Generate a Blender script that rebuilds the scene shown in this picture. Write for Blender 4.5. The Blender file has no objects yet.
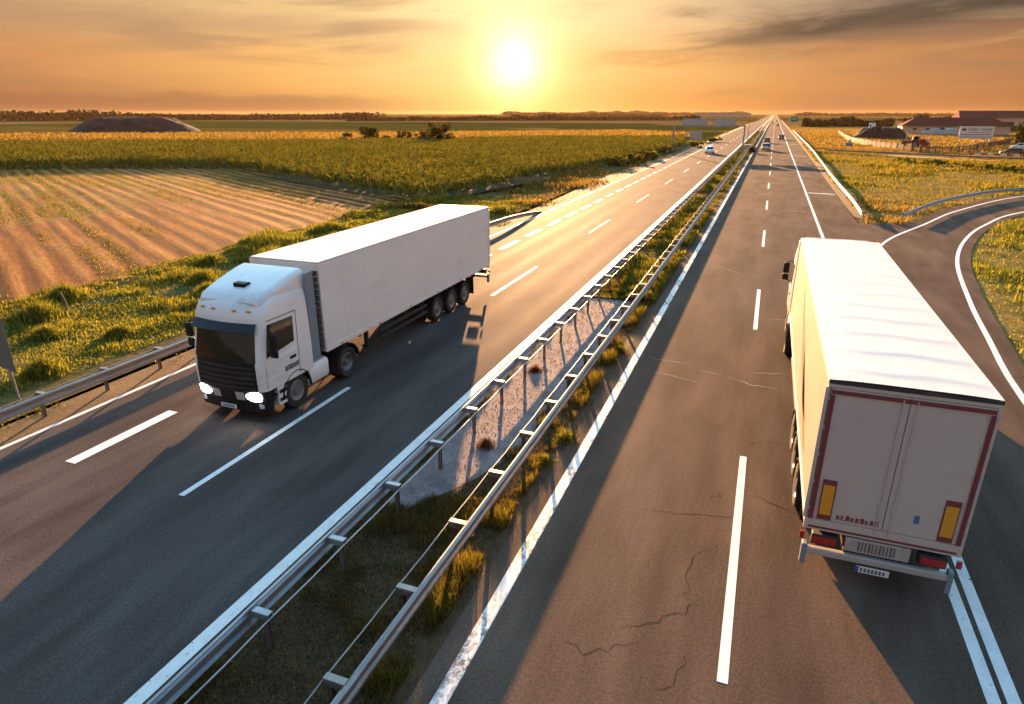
import bpy, bmesh, math, random
import numpy as np
from mathutils import Vector
random.seed(7); rng = np.random.default_rng(7)
R = math.radians
sc = bpy.context.scene; COL = sc.collection
EXPO = 2.65
SUN_AZ, SUN_EL = 20.0, 7.9          # degrees left of the road axis (+Y), elevation
H = 8.0                              # camera height on the bridge

# ------------------------------------------------------------------ camera
F, VX, VY = 650., 775.5, 113.
TH = math.atan((352-VY)/F); PS = math.atan((VX-512)/F*math.cos(TH))
cam_d = bpy.data.cameras.new('camera'); cam = bpy.data.objects.new('camera', cam_d); COL.objects.link(cam)
cam_d.sensor_width = 36; cam_d.lens = F/1024*36; cam_d.clip_end = 30000; cam_d.clip_start = .1
cam.location = (0, 0, H); cam.rotation_euler = (math.pi/2-TH, 0, PS); sc.camera = cam
_fh = np.array([-math.sin(PS), math.cos(PS), 0]); _r = np.array([math.cos(PS), math.sin(PS), 0])
_fw = _fh*math.cos(TH)+np.array([0, 0, -math.sin(TH)]); _up = _fh*math.sin(TH)+np.array([0, 0, math.cos(TH)])
def gp(x, y, z=0.):
    """survey helper: where the sight line of a picture point meets the level z"""
    d = _fw+_r*(x-512)/F-_up*(y-352)/F; t = (z-H)/d[2]
    return (t*d[0], t*d[1])

# ------------------------------------------------------------------ render set-up
sc.view_settings.view_transform = 'Standard'; sc.view_settings.look = 'None'
sc.view_settings.exposure = EXPO; sc.view_settings.gamma = 1
sc.render.engine = 'CYCLES'
cy = sc.cycles; cy.use_denoising = True; cy.max_bounces = 6; cy.diffuse_bounces = 3; cy.glossy_bounces = 3
cy.transmission_bounces = 4; cy.transparent_max_bounces = 6; cy.volume_bounces = 0
cy.use_adaptive_sampling = True; cy.adaptive_threshold = .02
cy.sample_clamp_indirect = 6

# ------------------------------------------------------------------ node helpers
class N:
    def __init__(s, tree): s.t = tree; tree.nodes.clear()
    def n(s, typ, **kw):
        nd = s.t.nodes.new(typ)
        for k, v in kw.items(): setattr(nd, k, v)
        return nd
    def put(s, sock, v):
        if v is None: return
        if hasattr(v, 'is_output') or isinstance(v, bpy.types.NodeSocket): s.t.links.new(v, sock)
        else:
            if sock.type == 'RGBA' and len(v) == 3: v = (*v, 1)
            sock.default_value = v
    def math(s, op, a, b=None, c=None, clamp=False):
        nd = s.n('ShaderNodeMath', operation=op, use_clamp=clamp)
        for i, v in enumerate((a, b, c)): s.put(nd.inputs[i], v)
        return nd.outputs[0]
    def vm(s, op, a, b=None, sc_=None):
        nd = s.n('ShaderNodeVectorMath', operation=op); s.put(nd.inputs[0], a)
        if b is not None: s.put(nd.inputs[1], b)
        if sc_ is not None: s.put(nd.inputs['Scale'], sc_)
        return nd.outputs['Value'] if op in ('DOT_PRODUCT', 'LENGTH') else nd.outputs[0]
    def mix(s, f, a, b, blend='MIX'):
        nd = s.n('ShaderNodeMix', data_type='RGBA', blend_type=blend)
        s.put(nd.inputs[0], f); s.put(nd.inputs[6], a); s.put(nd.inputs[7], b); return nd.outputs[2]
    def ramp(s, f, stops, interp='LINEAR'):
        nd = s.n('ShaderNodeValToRGB'); cr = nd.color_ramp; cr.interpolation = interp
        while len(cr.elements) < len(stops): cr.elements.new(.5)
        for e, (p, c) in zip(cr.elements, stops):
            e.position = p; e.color = (*c, 1) if hasattr(c, '__len__') else (c, c, c, 1)
        s.put(nd.inputs[0], f); return nd.outputs[0]
    def rng(s, v, a, b, c=0., d=1., smooth=True):
        nd = s.n('ShaderNodeMapRange', interpolation_type='SMOOTHSTEP' if smooth else 'LINEAR')
        for i, x in enumerate((v, a, b, c, d)): s.put(nd.inputs[i], x)
        return nd.outputs[0]
    def noise(s, vec, scale, detail=3, rough=.55, dist=0.):
        nd = s.n('ShaderNodeTexNoise'); s.put(nd.inputs['Vector'], vec)
        for k, v in (('Scale', scale), ('Detail', detail), ('Roughness', rough), ('Distortion', dist)): nd.inputs[k].default_value = v
        return nd.outputs[0]
    def pos(s): return s.n('ShaderNodeNewGeometry').outputs['Position']
    def obj(s): return s.n('ShaderNodeTexCoord').outputs['Object']
    def stretch(s, vec, sx, sy, sz): return s.vm('MULTIPLY', vec, (sx, sy, sz))
    def bump(s, h, strength=.3, dist=.02):
        nd = s.n('ShaderNodeBump'); s.put(nd.inputs['Strength'], strength); nd.inputs['Distance'].default_value = dist
        s.put(nd.inputs['Height'], h); return nd.outputs[0]
    def attr(s, name): return s.n('ShaderNodeAttribute', attribute_name=name).outputs['Fac']
    def pbr(s, col, rough=.5, metal=0., normal=None, spec=.5, emit=None, estr=0., coat=0.):
        b = s.n('ShaderNodeBsdfPrincipled')
        s.put(b.inputs['Base Color'], col); s.put(b.inputs['Roughness'], rough); s.put(b.inputs['Metallic'], metal)
        s.put(b.inputs['Specular IOR Level'], spec); s.put(b.inputs['Coat Weight'], coat)
        if normal is not None: s.put(b.inputs['Normal'], normal)
        if emit is not None: s.put(b.inputs['Emission Color'], emit); s.put(b.inputs['Emission Strength'], estr)
        return b.outputs[0]
    def out(s, sh): o = s.n('ShaderNodeOutputMaterial'); s.put(o.inputs[0], sh)
def newmat(name):
    m = bpy.data.materials.new(name); m.use_nodes = True; return m, N(m.node_tree)

def simple(name, col, rough=.5, metal=0., var=.12, scale=3., dirt=None, dirt_amt=.3, spec=.5, coat=0., bump=0., bscale=60., emit=None, estr=0.):
    """paint, metal, plastic: the colour varies a little, a dirt noise lies over it"""
    m, n = newmat(name); o = n.obj()
    f = n.noise(o, scale, 5, .6)
    c = n.mix(f, tuple(x*(1-var) for x in col), tuple(min(1, x*(1+var)) for x in col))
    rr = n.math('ADD', rough, n.math('MULTIPLY', n.math('SUBTRACT', f, .5), .25), clamp=True)
    if dirt:
        d = n.rng(n.noise(n.stretch(o, 1.2, .35, 1.6), 1.4, 6, .65), .5, .78, 0, dirt_amt)
        c = n.mix(d, c, dirt)
    nm = n.bump(n.noise(o, bscale, 3), bump, .01) if bump else None
    n.out(n.pbr(c, rr, metal, nm, spec, emit, estr, coat)); return m

def foliage_mat(name, stops, trans=.5, big=.08, spec=.15):
    """leaf colour from a per-blade random value and patches a few metres wide; light comes through the blades"""
    m, n = newmat(name)
    f = n.math('ADD', n.math('MULTIPLY', n.attr('rnd'), .55), n.math('MULTIPLY', n.noise(n.pos(), big*6, 3), .45))
    f = n.rng(f, .2, .8, smooth=False)
    c = n.ramp(f, stops)
    d = n.n('ShaderNodeBsdfDiffuse'); n.put(d.inputs[0], c)
    t = n.n('ShaderNodeBsdfTranslucent'); n.put(t.inputs[0], n.mix(.5, c, n.mix(1., c, (1.5, 1.35, .5), 'MULTIPLY')))
    mx = n.n('ShaderNodeMixShader'); mx.inputs[0].default_value = trans
    n.put(mx.inputs[1], d.outputs[0]); n.put(mx.inputs[2], t.outputs[0]); n.out(mx.outputs[0]); return m

# ------------------------------------------------------------------ scene helpers
def tag(o, label=None, cat=None, group=None, kind=None):
    for k, v in (('label', label), ('category', cat), ('group', group), ('kind', kind)):
        if v: o[k] = v
    return o
def empty(name, loc, label, cat, group=None, rz=0.):
    o = bpy.data.objects.new(name, None); COL.objects.link(o); o.location = loc; o.rotation_euler = (0, 0, rz)
    o.empty_display_size = .3; return tag(o, label, cat, group)
def children(o): return [c for c in list(bpy.data.objects) if c.parent == o]
def copy_tree(o, kids, parent=None):
    c = o.copy(); COL.objects.link(c); c.parent = parent
    for ch in kids.get(o.name, []): copy_tree(ch, kids, c)
    return c
def kidmap():
    k = {}
    for c in bpy.data.objects:
        if c.parent: k.setdefault(c.parent.name, []).append(c)
    return k

class MB:
    """collects boxes, tubes, lathes and lofts, then links them as ONE mesh object"""
    def __init__(s): s.v = []; s.f = []; s.mi = []; s.m = 0
    def add(s, vs, fs):
        b = len(s.v); s.v += [tuple(map(float, p)) for p in vs]; s.f += [tuple(i+b for i in f) for f in fs]; s.mi += [s.m]*len(fs); return s
    def box(s, x0, x1, y0, y1, z0, z1):
        return s.add([(x0,y0,z0),(x1,y0,z0),(x1,y1,z0),(x0,y1,z0),(x0,y0,z1),(x1,y0,z1),(x1,y1,z1),(x0,y1,z1)],
                     [(3,2,1,0),(4,5,6,7),(0,1,5,4),(1,2,6,5),(2,3,7,6),(3,0,4,7)])
    def loft(s, rings, closed=True, caps=True):
        n = len(rings[0]); vs = [p for r in rings for p in r]; fs = []
        for i in range(len(rings)-1):
            for j in range(n if closed else n-1):
                k = (j+1) % n; fs.append((i*n+j, i*n+k, (i+1)*n+k, (i+1)*n+j))
        if caps and closed: fs += [tuple(range(n-1, -1, -1)), tuple((len(rings)-1)*n+i for i in range(n))]
        return s.add(vs, fs)
    def lathe(s, prof, c, axis='x', n=28, a0=0., a1=2*math.pi):
        full = abs(a1-a0-2*math.pi) < 1e-6; rings = []
        for i in range(n if full else n+1):
            a = a0+(a1-a0)*i/n; ring = []
            for (r, h) in prof:
                u, w = r*math.cos(a), r*math.sin(a)
                ring.append({'x': (c[0]+h, c[1]+u, c[2]+w), 'y': (c[0]+w, c[1]+h, c[2]+u), 'z': (c[0]+u, c[1]+w, c[2]+h)}[axis])
            rings.append(ring)
        m = len(prof); vs = [p for r in rings for p in r]; fs = []; L = len(rings)
        for i in range(L if full else L-1):
            for j in range(m-1): k = (i+1) % L; fs.append((i*m+j, k*m+j, k*m+j+1, i*m+j+1))
        return s.add(vs, fs)
    def tube(s, pts, r, n=8, r1=None):
        pts = [Vector(p) for p in pts]; rings = []; L = len(pts)
        for i, p in enumerate(pts):
            d = (pts[min(i+1, L-1)]-pts[max(i-1, 0)]).normalized()
            a = Vector((0, 0, 1)) if abs(d.z) < .9 else Vector((1, 0, 0)); u = d.cross(a).normalized(); w = d.cross(u)
            rr = r if r1 is None else r+(r1-r)*i/(L-1)
            rings.append([p+(u*math.cos(t)+w*math.sin(t))*rr for t in [2*math.pi*k/n for k in range(n)]])
        return s.loft(rings)
    def prism(s, poly, axis, a, b):
        """a polygon in the two other axes, drawn out along axis from a to b"""
        f = {'x': lambda p, t: (t, p[0], p[1]), 'y': lambda p, t: (p[0], t, p[1]), 'z': lambda p, t: (p[0], p[1], t)}[axis]
        return s.loft([[f(p, a) for p in poly], [f(p, b) for p in poly]])
    def build(s, name, mat, parent=None, bevel=0., smooth=None, **kw):
        me = bpy.data.meshes.new(name); me.from_pydata(s.v, [], s.f)
        bm = bmesh.new(); bm.from_mesh(me); bmesh.ops.recalc_face_normals(bm, faces=bm.faces); bm.to_mesh(me); bm.free()
        mats = mat if isinstance(mat, (list, tuple)) else [mat]
        for m in mats: me.materials.append(m)
        if len(mats) > 1:
            for p, i in zip(me.polygons, s.mi): p.material_index = i
        o = bpy.data.objects.new(name, me); COL.objects.link(o); o.parent = parent
        if smooth is not None: me.shade_smooth(); me.set_sharp_from_angle(angle=R(smooth))
        if bevel:
            b = o.modifiers.new('bevel', 'BEVEL'); b.width = bevel; b.segments = 2; b.limit_method = 'ANGLE'; b.angle_limit = R(40)
        return tag(o, **kw) if kw else o

def np_mesh(name, V, FV, nper, mat, rnd=None, parent=None, **kw):
    """a mesh straight from arrays; every face has nper corners"""
    me = bpy.data.meshes.new(name); V = np.asarray(V, np.float32); FV = np.asarray(FV, np.int32); nf = len(FV)//nper
    me.vertices.add(len(V)); me.vertices.foreach_set('co', V.ravel())
    me.loops.add(len(FV)); me.loops.foreach_set('vertex_index', FV)
    me.polygons.add(nf); me.polygons.foreach_set('loop_start', np.arange(nf, dtype=np.int32)*nper)
    if rnd is not None:
        a = me.attributes.new('rnd', 'FLOAT', 'POINT'); a.data.foreach_set('value', np.asarray(rnd, np.float32))
    me.update(calc_edges=True); me.materials.append(mat)
    o = bpy.data.objects.new(name, me); COL.objects.link(o); o.parent = parent
    return tag(o, **kw)

def vnoise(x, y, scale, seed=0):
    """smooth value noise 0..1"""
    x = np.asarray(x)/scale; y = np.asarray(y)/scale; xi = np.floor(x).astype(np.int64); yi = np.floor(y).astype(np.int64)
    fx = x-xi; fy = y-yi; fx = fx*fx*(3-2*fx); fy = fy*fy*(3-2*fy)
    def h(a, b):
        n = (a*374761393+b*668265263+seed*974711) & 0x7fffffff; n = ((n ^ (n >> 13))*1274126177) & 0x7fffffff
        return ((n ^ (n >> 16)) & 0xffff)/65535.
    return (h(xi, yi)*(1-fx)+h(xi+1, yi)*fx)*(1-fy)+(h(xi, yi+1)*(1-fx)+h(xi+1, yi+1)*fx)*fy
def fbm(x, y, s, seed=0): return (vnoise(x, y, s, seed)*.55+vnoise(x, y, s/2.3, seed+1)*.3+vnoise(x, y, s/5, seed+2)*.15)
def sstep(a, b, x): t = np.clip((np.asarray(x, float)-a)/(b-a), 0, 1); return t*t*(3-2*t)

def blades(name, P, hgt, wid, mat, lean=.35, parent=None, **kw):
    """grass: each blade two triangles-and-a-quad bent over; P (n,3) roots, hgt (n,)"""
    n = len(P); a = rng.uniform(0, 2*math.pi, n); b = rng.uniform(0, 2*math.pi, n); le = rng.uniform(0, lean, n)
    side = np.stack([np.cos(a), np.sin(a), np.zeros(n)], 1)*(wid*rng.uniform(.6, 1.3, n))[:, None]/2
    ld = np.stack([np.cos(b), np.sin(b), np.zeros(n)], 1); h = hgt[:, None]; up = np.array([0, 0, 1.])
    mid = P+up*h*.55+ld*h*le[:, None]*.3; tip = P+up*h*(1-le[:, None]*.35)+ld*h*le[:, None]
    V = np.stack([P-side, P+side, mid+side*.75, mid-side*.75, tip], 1).reshape(-1, 3)
    i = np.arange(n)*5
    FV = np.stack([i, i+1, i+2, i, i+2, i+3, i+3, i+2, i+4], 1).ravel()
    return np_mesh(name, V, FV, 3, mat, np.repeat(rng.uniform(0, 1, n), 5), parent, **kw)

def leafquads(C, size, mat, name, parent=None, flat=0., rnd=None, narrow=.45, up=0., **kw):
    """leaf-sized faces, each turned at random; C (n,3)"""
    n = len(C); u = rng.normal(size=(n, 3)); u[:, 2] += up; u /= np.linalg.norm(u, axis=1)[:, None]
    w = rng.normal(size=(n, 3)); w[:, 2] *= (1-flat); w -= u*(u*w).sum(1)[:, None]; w /= np.linalg.norm(w, axis=1)[:, None]
    s = (size*rng.uniform(.55, 1.3, n))[:, None]
    V = np.stack([C-u*s, C+w*s*narrow, C+u*s, C-w*s*narrow], 1).reshape(-1, 3)
    FV = np.arange(4*n); r = rng.uniform(0, 1, n) if rnd is None else rnd
    return np_mesh(name, V, FV, 4, mat, np.repeat(r, 4), parent, **kw)

# ------------------------------------------------------------------ world: sunset sky
w = bpy.data.worlds.new('World'); sc.world = w; w.use_nodes = True; n = N(w.node_tree)
D = n.n('ShaderNodeTexCoord').outputs['Generated']
sky = n.n('ShaderNodeTexSky', sky_type='NISHITA'); sky.sun_disc = False; sky.sun_elevation = R(SUN_EL); sky.sun_rotation = R(-SUN_AZ)
sky.air_density = 1.; sky.dust_density = 2.; sky.ozone_density = 2.5
sa = R(SUN_AZ+.6); GE = R(3.8)
sunh = (-math.sin(sa), math.cos(sa), 0); sunr = (math.cos(sa), math.sin(sa), 0)
gdir = (sunh[0]*math.cos(GE), sunh[1]*math.cos(GE), math.sin(GE))
az = n.math('MULTIPLY', n.math('ARCTAN2', n.vm('DOT_PRODUCT', D, sunr), n.vm('DOT_PRODUCT', D, sunh)), 180/math.pi)  # degrees right of the sun
sepz = n.n('ShaderNodeSeparateXYZ'); n.put(sepz.inputs[0], D)
el = n.math('MULTIPLY', n.math('ARCSINE', sepz.outputs[2]), 180/math.pi)
ang = n.math('MULTIPLY', n.math('ARCCOSINE', n.vm('DOT_PRODUCT', D, gdir)), 180/math.pi)
def fall(x, s, p=1.):
    return n.math('POWER', math.e, n.math('MULTIPLY', n.math('POWER', n.math('DIVIDE', x, s), p), -1.))
azn = n.math('MULTIPLY_ADD', az, 1/90., .5, clamp=True)       # -45..45 -> 0..1
low = n.ramp(azn, [(.0, (.34,.14,.055)), (.12, (.46,.185,.065)), (.30, (.78,.34,.085)), (.5, (1.,.56,.13)), (.62, (.90,.38,.085)), (.76, (.64,.25,.075)), (1., (.42,.165,.062))])
mid = n.ramp(azn, [(.0, (.46,.205,.095)), (.12, (.66,.29,.105)), (.30, (.94,.48,.145)), (.42, (1.0,.60,.22)), (.5, (1.05,.65,.24)), (.62, (.92,.48,.15)), (.76, (.66,.29,.10)), (1., (.33,.15,.072))])
top = n.ramp(azn, [(.0, (.42,.26,.16)), (.12, (.62,.37,.18)), (.30, (.86,.56,.25)), (.5, (1.02,.80,.40)), (.62, (.86,.58,.30)), (.74, (.46,.30,.19)), (.82, (.17,.125,.098)), (1., (.10,.08,.07))])
c = n.mix(n.rng(el, .3, 3.6), low, mid); c = n.mix(n.rng(el, 3.6, 7.4), c, top)
# cloud streaks: noise drawn out sideways
cv = n.n('ShaderNodeCombineXYZ'); n.put(cv.inputs[0], n.math('MULTIPLY', az, .045)); n.put(cv.inputs[1], n.math('MULTIPLY_ADD', el, .42, n.math('MULTIPLY', az, -.008)))
st = n.noise(cv.outputs[0], 1.5, 6, .58, .6)
grey = n.mix(n.rng(az, -30, 20), (.40,.23,.13), (.30,.185,.115))
amt = n.math('MULTIPLY', n.rng(st, .45, .66), n.rng(el, 2.2, 6.5, .25, .75))
amt = n.math('MULTIPLY', amt, n.rng(ang, 2., 14., .15, 1.))
c = n.mix(amt, c, grey)
lite = n.math('MULTIPLY', n.rng(st, .46, .30), n.rng(el, 1., 6., .15, .5))
c = n.mix(lite, c, n.mix(.5, c, (1., .72, .36)))
# the dark bank upper right: from ~17 deg right, 4.9 deg up rising to the corner
cv2 = n.n('ShaderNodeCombineXYZ'); n.put(cv2.inputs[0], n.math('MULTIPLY', az, .15)); n.put(cv2.inputs[1], n.math('MULTIPLY_ADD', el, .75, n.math('MULTIPLY', az, -.06)))
wob = n.noise(cv2.outputs[0], 1.2, 8, .66, .5)
line = n.math('ADD', n.math('MULTIPLY_ADD', az, .105, 3.45), n.math('MULTIPLY', n.math('SUBTRACT', wob, .5), 2.6))
dd = n.math('SUBTRACT', el, line)
wd = n.math('MULTIPLY', n.rng(az, 5, 34, .28, 1.0), n.rng(wob, .25, .7, .5, 1.5))
bank = n.math('MULTIPLY', fall(n.math('ABSOLUTE', n.math('DIVIDE', dd, wd)), 1., 2.), n.rng(az, 4., 20., 0., .9))
c = n.mix(bank, c, n.mix(n.rng(az, 6., 24.), (.60, .30, .13), (.085, .058, .045)))
line2 = n.math('ADD', n.math('MULTIPLY_ADD', az, .055, 3.3), n.math('MULTIPLY', n.math('SUBTRACT', wob, .5), 3.4))
bank2 = n.math('MULTIPLY', fall(n.math('ABSOLUTE', n.math('DIVIDE', n.math('SUBTRACT', el, line2), .34)), 1., 2.), n.math('MULTIPLY', n.rng(az, 3., 9., 0., .6), n.rng(az, 34., 22., .3, 1.)))
c = n.mix(bank2, c, n.mix(.5, c, (.34, .13, .05)))
# broad mauve-grey veil across the upper left
l3 = n.math('ADD', 6.1, n.math('MULTIPLY', n.math('SUBTRACT', wob, .5), 2.2))
b3 = n.math('MULTIPLY', fall(n.math('ABSOLUTE', n.math('DIVIDE', n.math('SUBTRACT', el, l3), .95)), 1., 2.), n.math('MULTIPLY', n.rng(az, 2., -14., 0., .6), 1.))
c = n.mix(b3, c, (.50, .29, .155))
# thin bank low on the left horizon
l2 = n.math('ADD', 1.15, n.math('MULTIPLY', n.math('SUBTRACT', wob, .5), 1.6))
b2 = n.math('MULTIPLY', n.rng(n.math('SUBTRACT', el, l2), .45, -.25), n.rng(az, -2., -18., 0., .65))
c = n.mix(b2, c, (.37, .155, .070))
# glow round the sun
def add(c, col, f): return n.mix(1., c, n.vm('SCALE', col, sc_=f), 'ADD')
c = add(c, (1., .80, .45), n.math('MULTIPLY', fall(ang, 2.0, 1.6), 1.9))
c = add(c, (1., .58, .25), n.math('MULTIPLY', fall(ang, 5.), .62))
c = add(c, (1., .62, .22), n.math('MULTIPLY', fall(ang, 16.), .22))
S = 10./2**EXPO
c = n.vm('SCALE', c, sc_=S)
back = n.rng(n.vm('DOT_PRODUCT', D, sunh), .35, -.45)
c = n.mix(back, c, n.vm('SCALE', (.53, .44, .365), sc_=S))
zen = n.mix(1., sky.outputs[0], (.92, 1.2, 1.16), 'MULTIPLY')
c = n.mix(n.rng(el, n.math('MULTIPLY_ADD', back, 12., 9.), n.math('MULTIPLY_ADD', back, 28., 32.)), c, n.vm('SCALE', zen, sc_=1.3))
c = n.mix(n.rng(el, -.5, -4.), c, (.9, .55, .28))
bg = n.n('ShaderNodeBackground'); n.put(bg.inputs[0], c); bg.inputs[1].default_value = .1
wo = n.n('ShaderNodeOutputWorld'); n.put(wo.inputs[0], bg.outputs[0])

sl = bpy.data.lights.new('sun', 'SUN'); sl.energy = 5.; sl.angle = R(.6); sl.color = (1., .52, .215)
so = bpy.data.objects.new('sun', sl); COL.objects.link(so)
sd = Vector((-math.sin(R(SUN_AZ))*math.cos(R(SUN_EL)), math.cos(R(SUN_AZ))*math.cos(R(SUN_EL)), math.sin(R(SUN_EL))))
so.rotation_euler = sd.to_track_quat('Z', 'Y').to_euler(); so.location = (0, 0, 60)

# ------------------------------------------------------------------ materials
def asphalt(name, base, warm, lanes):
    m, n = newmat(name); p = n.pos(); sp = n.n('ShaderNodeSeparateXYZ'); n.put(sp.inputs[0], p)
    fine = n.noise(p, 55, 3, .7); big = n.noise(n.stretch(p, .5, .06, 1), 1., 5, .6); mid = n.noise(n.stretch(p, 1.8, .22, 1), 1., 6, .65)
    c = n.mix(n.rng(big, .3, .7), base, warm)
    c = n.mix(1., c, n.ramp(fine, [(.28, .5), (.5, .95), (.72, 1.9)]), 'MULTIPLY')
    agg = n.noise(p, 17, 4, .75); c = n.mix(1., c, n.ramp(agg, [(.3, .72), (.7, 1.32)]), 'MULTIPLY')
    pt = n.noise(n.stretch(p, .55, .16, 1), 1.3, 3, .5, .4); c = n.mix(1., c, n.ramp(pt, [(.35, .78), (.5, 1.), (.66, 1.2)]), 'MULTIPLY')
    c = n.mix(1., c, n.ramp(mid, [(.3, .82), (.7, 1.2)]), 'MULTIPLY')
    tr = None
    for x in lanes:                                             # polished, darker wheel tracks
        g = n.math('POWER', math.e, n.math('MULTIPLY', n.math('POWER', n.math('DIVIDE', n.math('SUBTRACT', sp.outputs[0], x), .42), 2.), -1.))
        tr = g if tr is None else n.math('ADD', tr, g)
    tr = n.math('MULTIPLY', tr, n.rng(mid, .25, .75, .35, 1.))
    c = n.mix(n.math('MULTIPLY', tr, .28), c, n.mix(.5, base, (.012, .012, .014)))
    rough = n.math('SUBTRACT', n.math('MULTIPLY_ADD', mid, .08, .76), n.math('MULTIPLY', tr, .07))
    n.out(n.pbr(c, rough, 0, n.bump(fine, .5, .012), .012)); return m
MA_R = asphalt('asphalt_worn', (.080, .055, .040), (.110, .078, .056), [-2.6, -.8, 1.2, 3.1])
MA_L = asphalt('asphalt_smooth', (.068, .056, .050), (.090, .073, .063), [-8.6, -10.4, -12.3, -14.1])

def paint(name, wear, col=(.74, .72, .68)):
    m, n = newmat(name); p = n.pos()
    k = n.math('MULTIPLY', n.rng(n.noise(n.stretch(p, 1, .55, 1), 9, 6, .72), .60-wear, .66-wear), n.rng(n.noise(p, .6, 2), .38, .62))
    g = n.noise(p, 60, 3)
    c = n.mix(n.rng(n.noise(p, 3, 5, .65), .35, .8, 0, .35), col, (.36, .32, .28))
    c = n.mix(k, c, (.07, .062, .055)); n.out(n.pbr(c, .6, 0, n.bump(g, .3, .006), .4)); return m
M_PAINT = paint('road_paint', .0); M_PAINT_WORN = paint('road_paint_worn', .125)

m, n = newmat('farmland'); p = n.pos(); sp = n.n('ShaderNodeSeparateXYZ'); n.put(sp.inputs[0], p)
ds = n.vm('LENGTH', p)
vo = n.n('ShaderNodeTexVoronoi', distance='CHEBYCHEV'); n.put(vo.inputs['Vector'], n.stretch(p, 1/330., 1/120., 1.)); vo.inputs['Scale'].default_value = 1.; vo.inputs['Randomness'].default_value = .75
sv = n.n('ShaderNodeSeparateColor'); n.put(sv.inputs[0], vo.outputs['Color'])
far = n.ramp(sv.outputs[0], [(0, (.075,.085,.020)), (.2, (.055,.070,.018)), (.38, (.20,.14,.055)), (.55, (.10,.10,.022)), (.7, (.24,.15,.075)), (.85, (.14,.115,.03)), (1, (.05,.06,.02))], 'CONSTANT')
far = n.mix(1., far, (.62,.60,.56), 'MULTIPLY'); far = n.mix(1., far, n.ramp(n.noise(n.stretch(p, .02, .1, 1), 1., 5, .65), [(.3, .6), (.7, 1.35)]), 'MULTIPLY')
g1 = n.noise(p, .35, 5, .65); g2 = n.noise(p, 3.5, 4, .7)
near = n.ramp(g1, [(.3, (.045,.042,.016)), (.45, (.095,.080,.028)), (.6, (.15,.115,.045)), (.75, (.11,.095,.03))])
near = n.mix(1., near, n.ramp(g2, [(.3, .55), (.7, 1.4)]), 'MULTIPLY')
c = n.mix(n.rng(ds, 190, 260), near, far)
gold = n.ramp(g1, [(.3, (.10,.085,.022)), (.45, (.19,.135,.038)), (.62, (.25,.175,.055)), (.75, (.14,.115,.03))])
gold = n.mix(1., gold, n.ramp(g2, [(.3, .6), (.7, 1.35)]), 'MULTIPLY')
c = n.mix(n.math('MULTIPLY', n.rng(sp.outputs[0], 6.5, 9.), n.rng(ds, 620, 420)), c, gold)
n.out(n.pbr(c, 1., 0, n.bump(g2, n.rng(ds, 30, 160, .6, .0), .06), 0.)); M_GROUND = m

m, n = newmat('ploughed_soil'); p = n.pos(); a = .512
u = n.vm('DOT_PRODUCT', p, (math.sin(a), math.cos(a), 0)); v = n.vm('DOT_PRODUCT', p, (math.cos(a), -math.sin(a), 0))
cb = n.n('ShaderNodeCombineXYZ'); n.put(cb.inputs[0], n.math('MULTIPLY', u, 1.)); n.put(cb.inputs[1], n.math('MULTIPLY', v, .035))
rw = n.noise(cb.outputs[0], 1.1, 5, .62, .2); cl = n.noise(p, 4., 5, .72)
ln = n.math('MULTIPLY_ADD', n.math('SINE', n.math('MULTIPLY_ADD', u, 2*math.pi/1.5, n.math('MULTIPLY', n.noise(p, .05, 2), 5.))), .20, 0.)
rw = n.math('ADD', rw, n.math('MULTIPLY', ln, n.rng(n.noise(p, .12, 3), .3, .6, .3, 1.)))
c = n.ramp(rw, [(.3, (.045,.016,.004)), (.45, (.145,.052,.012)), (.58, (.25,.098,.023)), (.74, (.40,.19,.05))])
c = n.mix(1., c, n.ramp(cl, [(.28, .55), (.72, 1.4)]), 'MULTIPLY')
spx = n.n('ShaderNodeSeparateXYZ'); n.put(spx.inputs[0], p)
gm = n.math('MULTIPLY', n.rng(n.math('ADD', n.noise(p, .16, 5, .68), n.rng(spx.outputs[0], -42, -68, -.05, .12)), .52, .62), n.rng(n.noise(p, 1.6, 4, .7), .42, .58))
n.out(n.pbr(n.mix(n.math('MULTIPLY', gm, .85), c, (.13,.125,.022)), .95, 0, n.bump(cl, 1., .12), .1)); M_SOIL = m

def groundmat(name, stops, s1, s2, b=.7, rough=.93):
    m, n = newmat(name); p = n.pos(); a = n.noise(p, s1, 5, .65); f = n.noise(p, s2, 4, .7)
    c = n.mix(1., n.ramp(a, stops), n.ramp(f, [(.28, .5), (.72, 1.5)]), 'MULTIPLY')
    n.out(n.pbr(c, rough, 0, n.bump(f, b, .03), .2)); return m
M_GRAVEL = groundmat('pale_gravel', [(.3, (.14,.112,.105)), (.5, (.22,.178,.168)), (.7, (.29,.235,.218))], 1.6, 24, 1.)
M_MEDIAN = groundmat('dry_median_soil', [(.3, (.040,.026,.012)), (.5, (.072,.046,.021)), (.7, (.10,.070,.028))], 2.2, 26, 1.)
M_DIRT = groundmat('roadside_dirt', [(.3, (.075,.046,.022)), (.5, (.12,.076,.036)), (.7, (.16,.105,.048))], .8, 14)
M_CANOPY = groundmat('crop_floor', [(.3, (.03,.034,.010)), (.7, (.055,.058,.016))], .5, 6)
M_HEAP = groundmat('dark_earth', [(.3, (.012,.009,.008)), (.7, (.028,.020,.017))], .25, 2.2)
M_TRACK = groundmat('gravel_track', [(.3, (.20,.15,.10)), (.7, (.28,.22,.15))], .5, 9)

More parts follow.
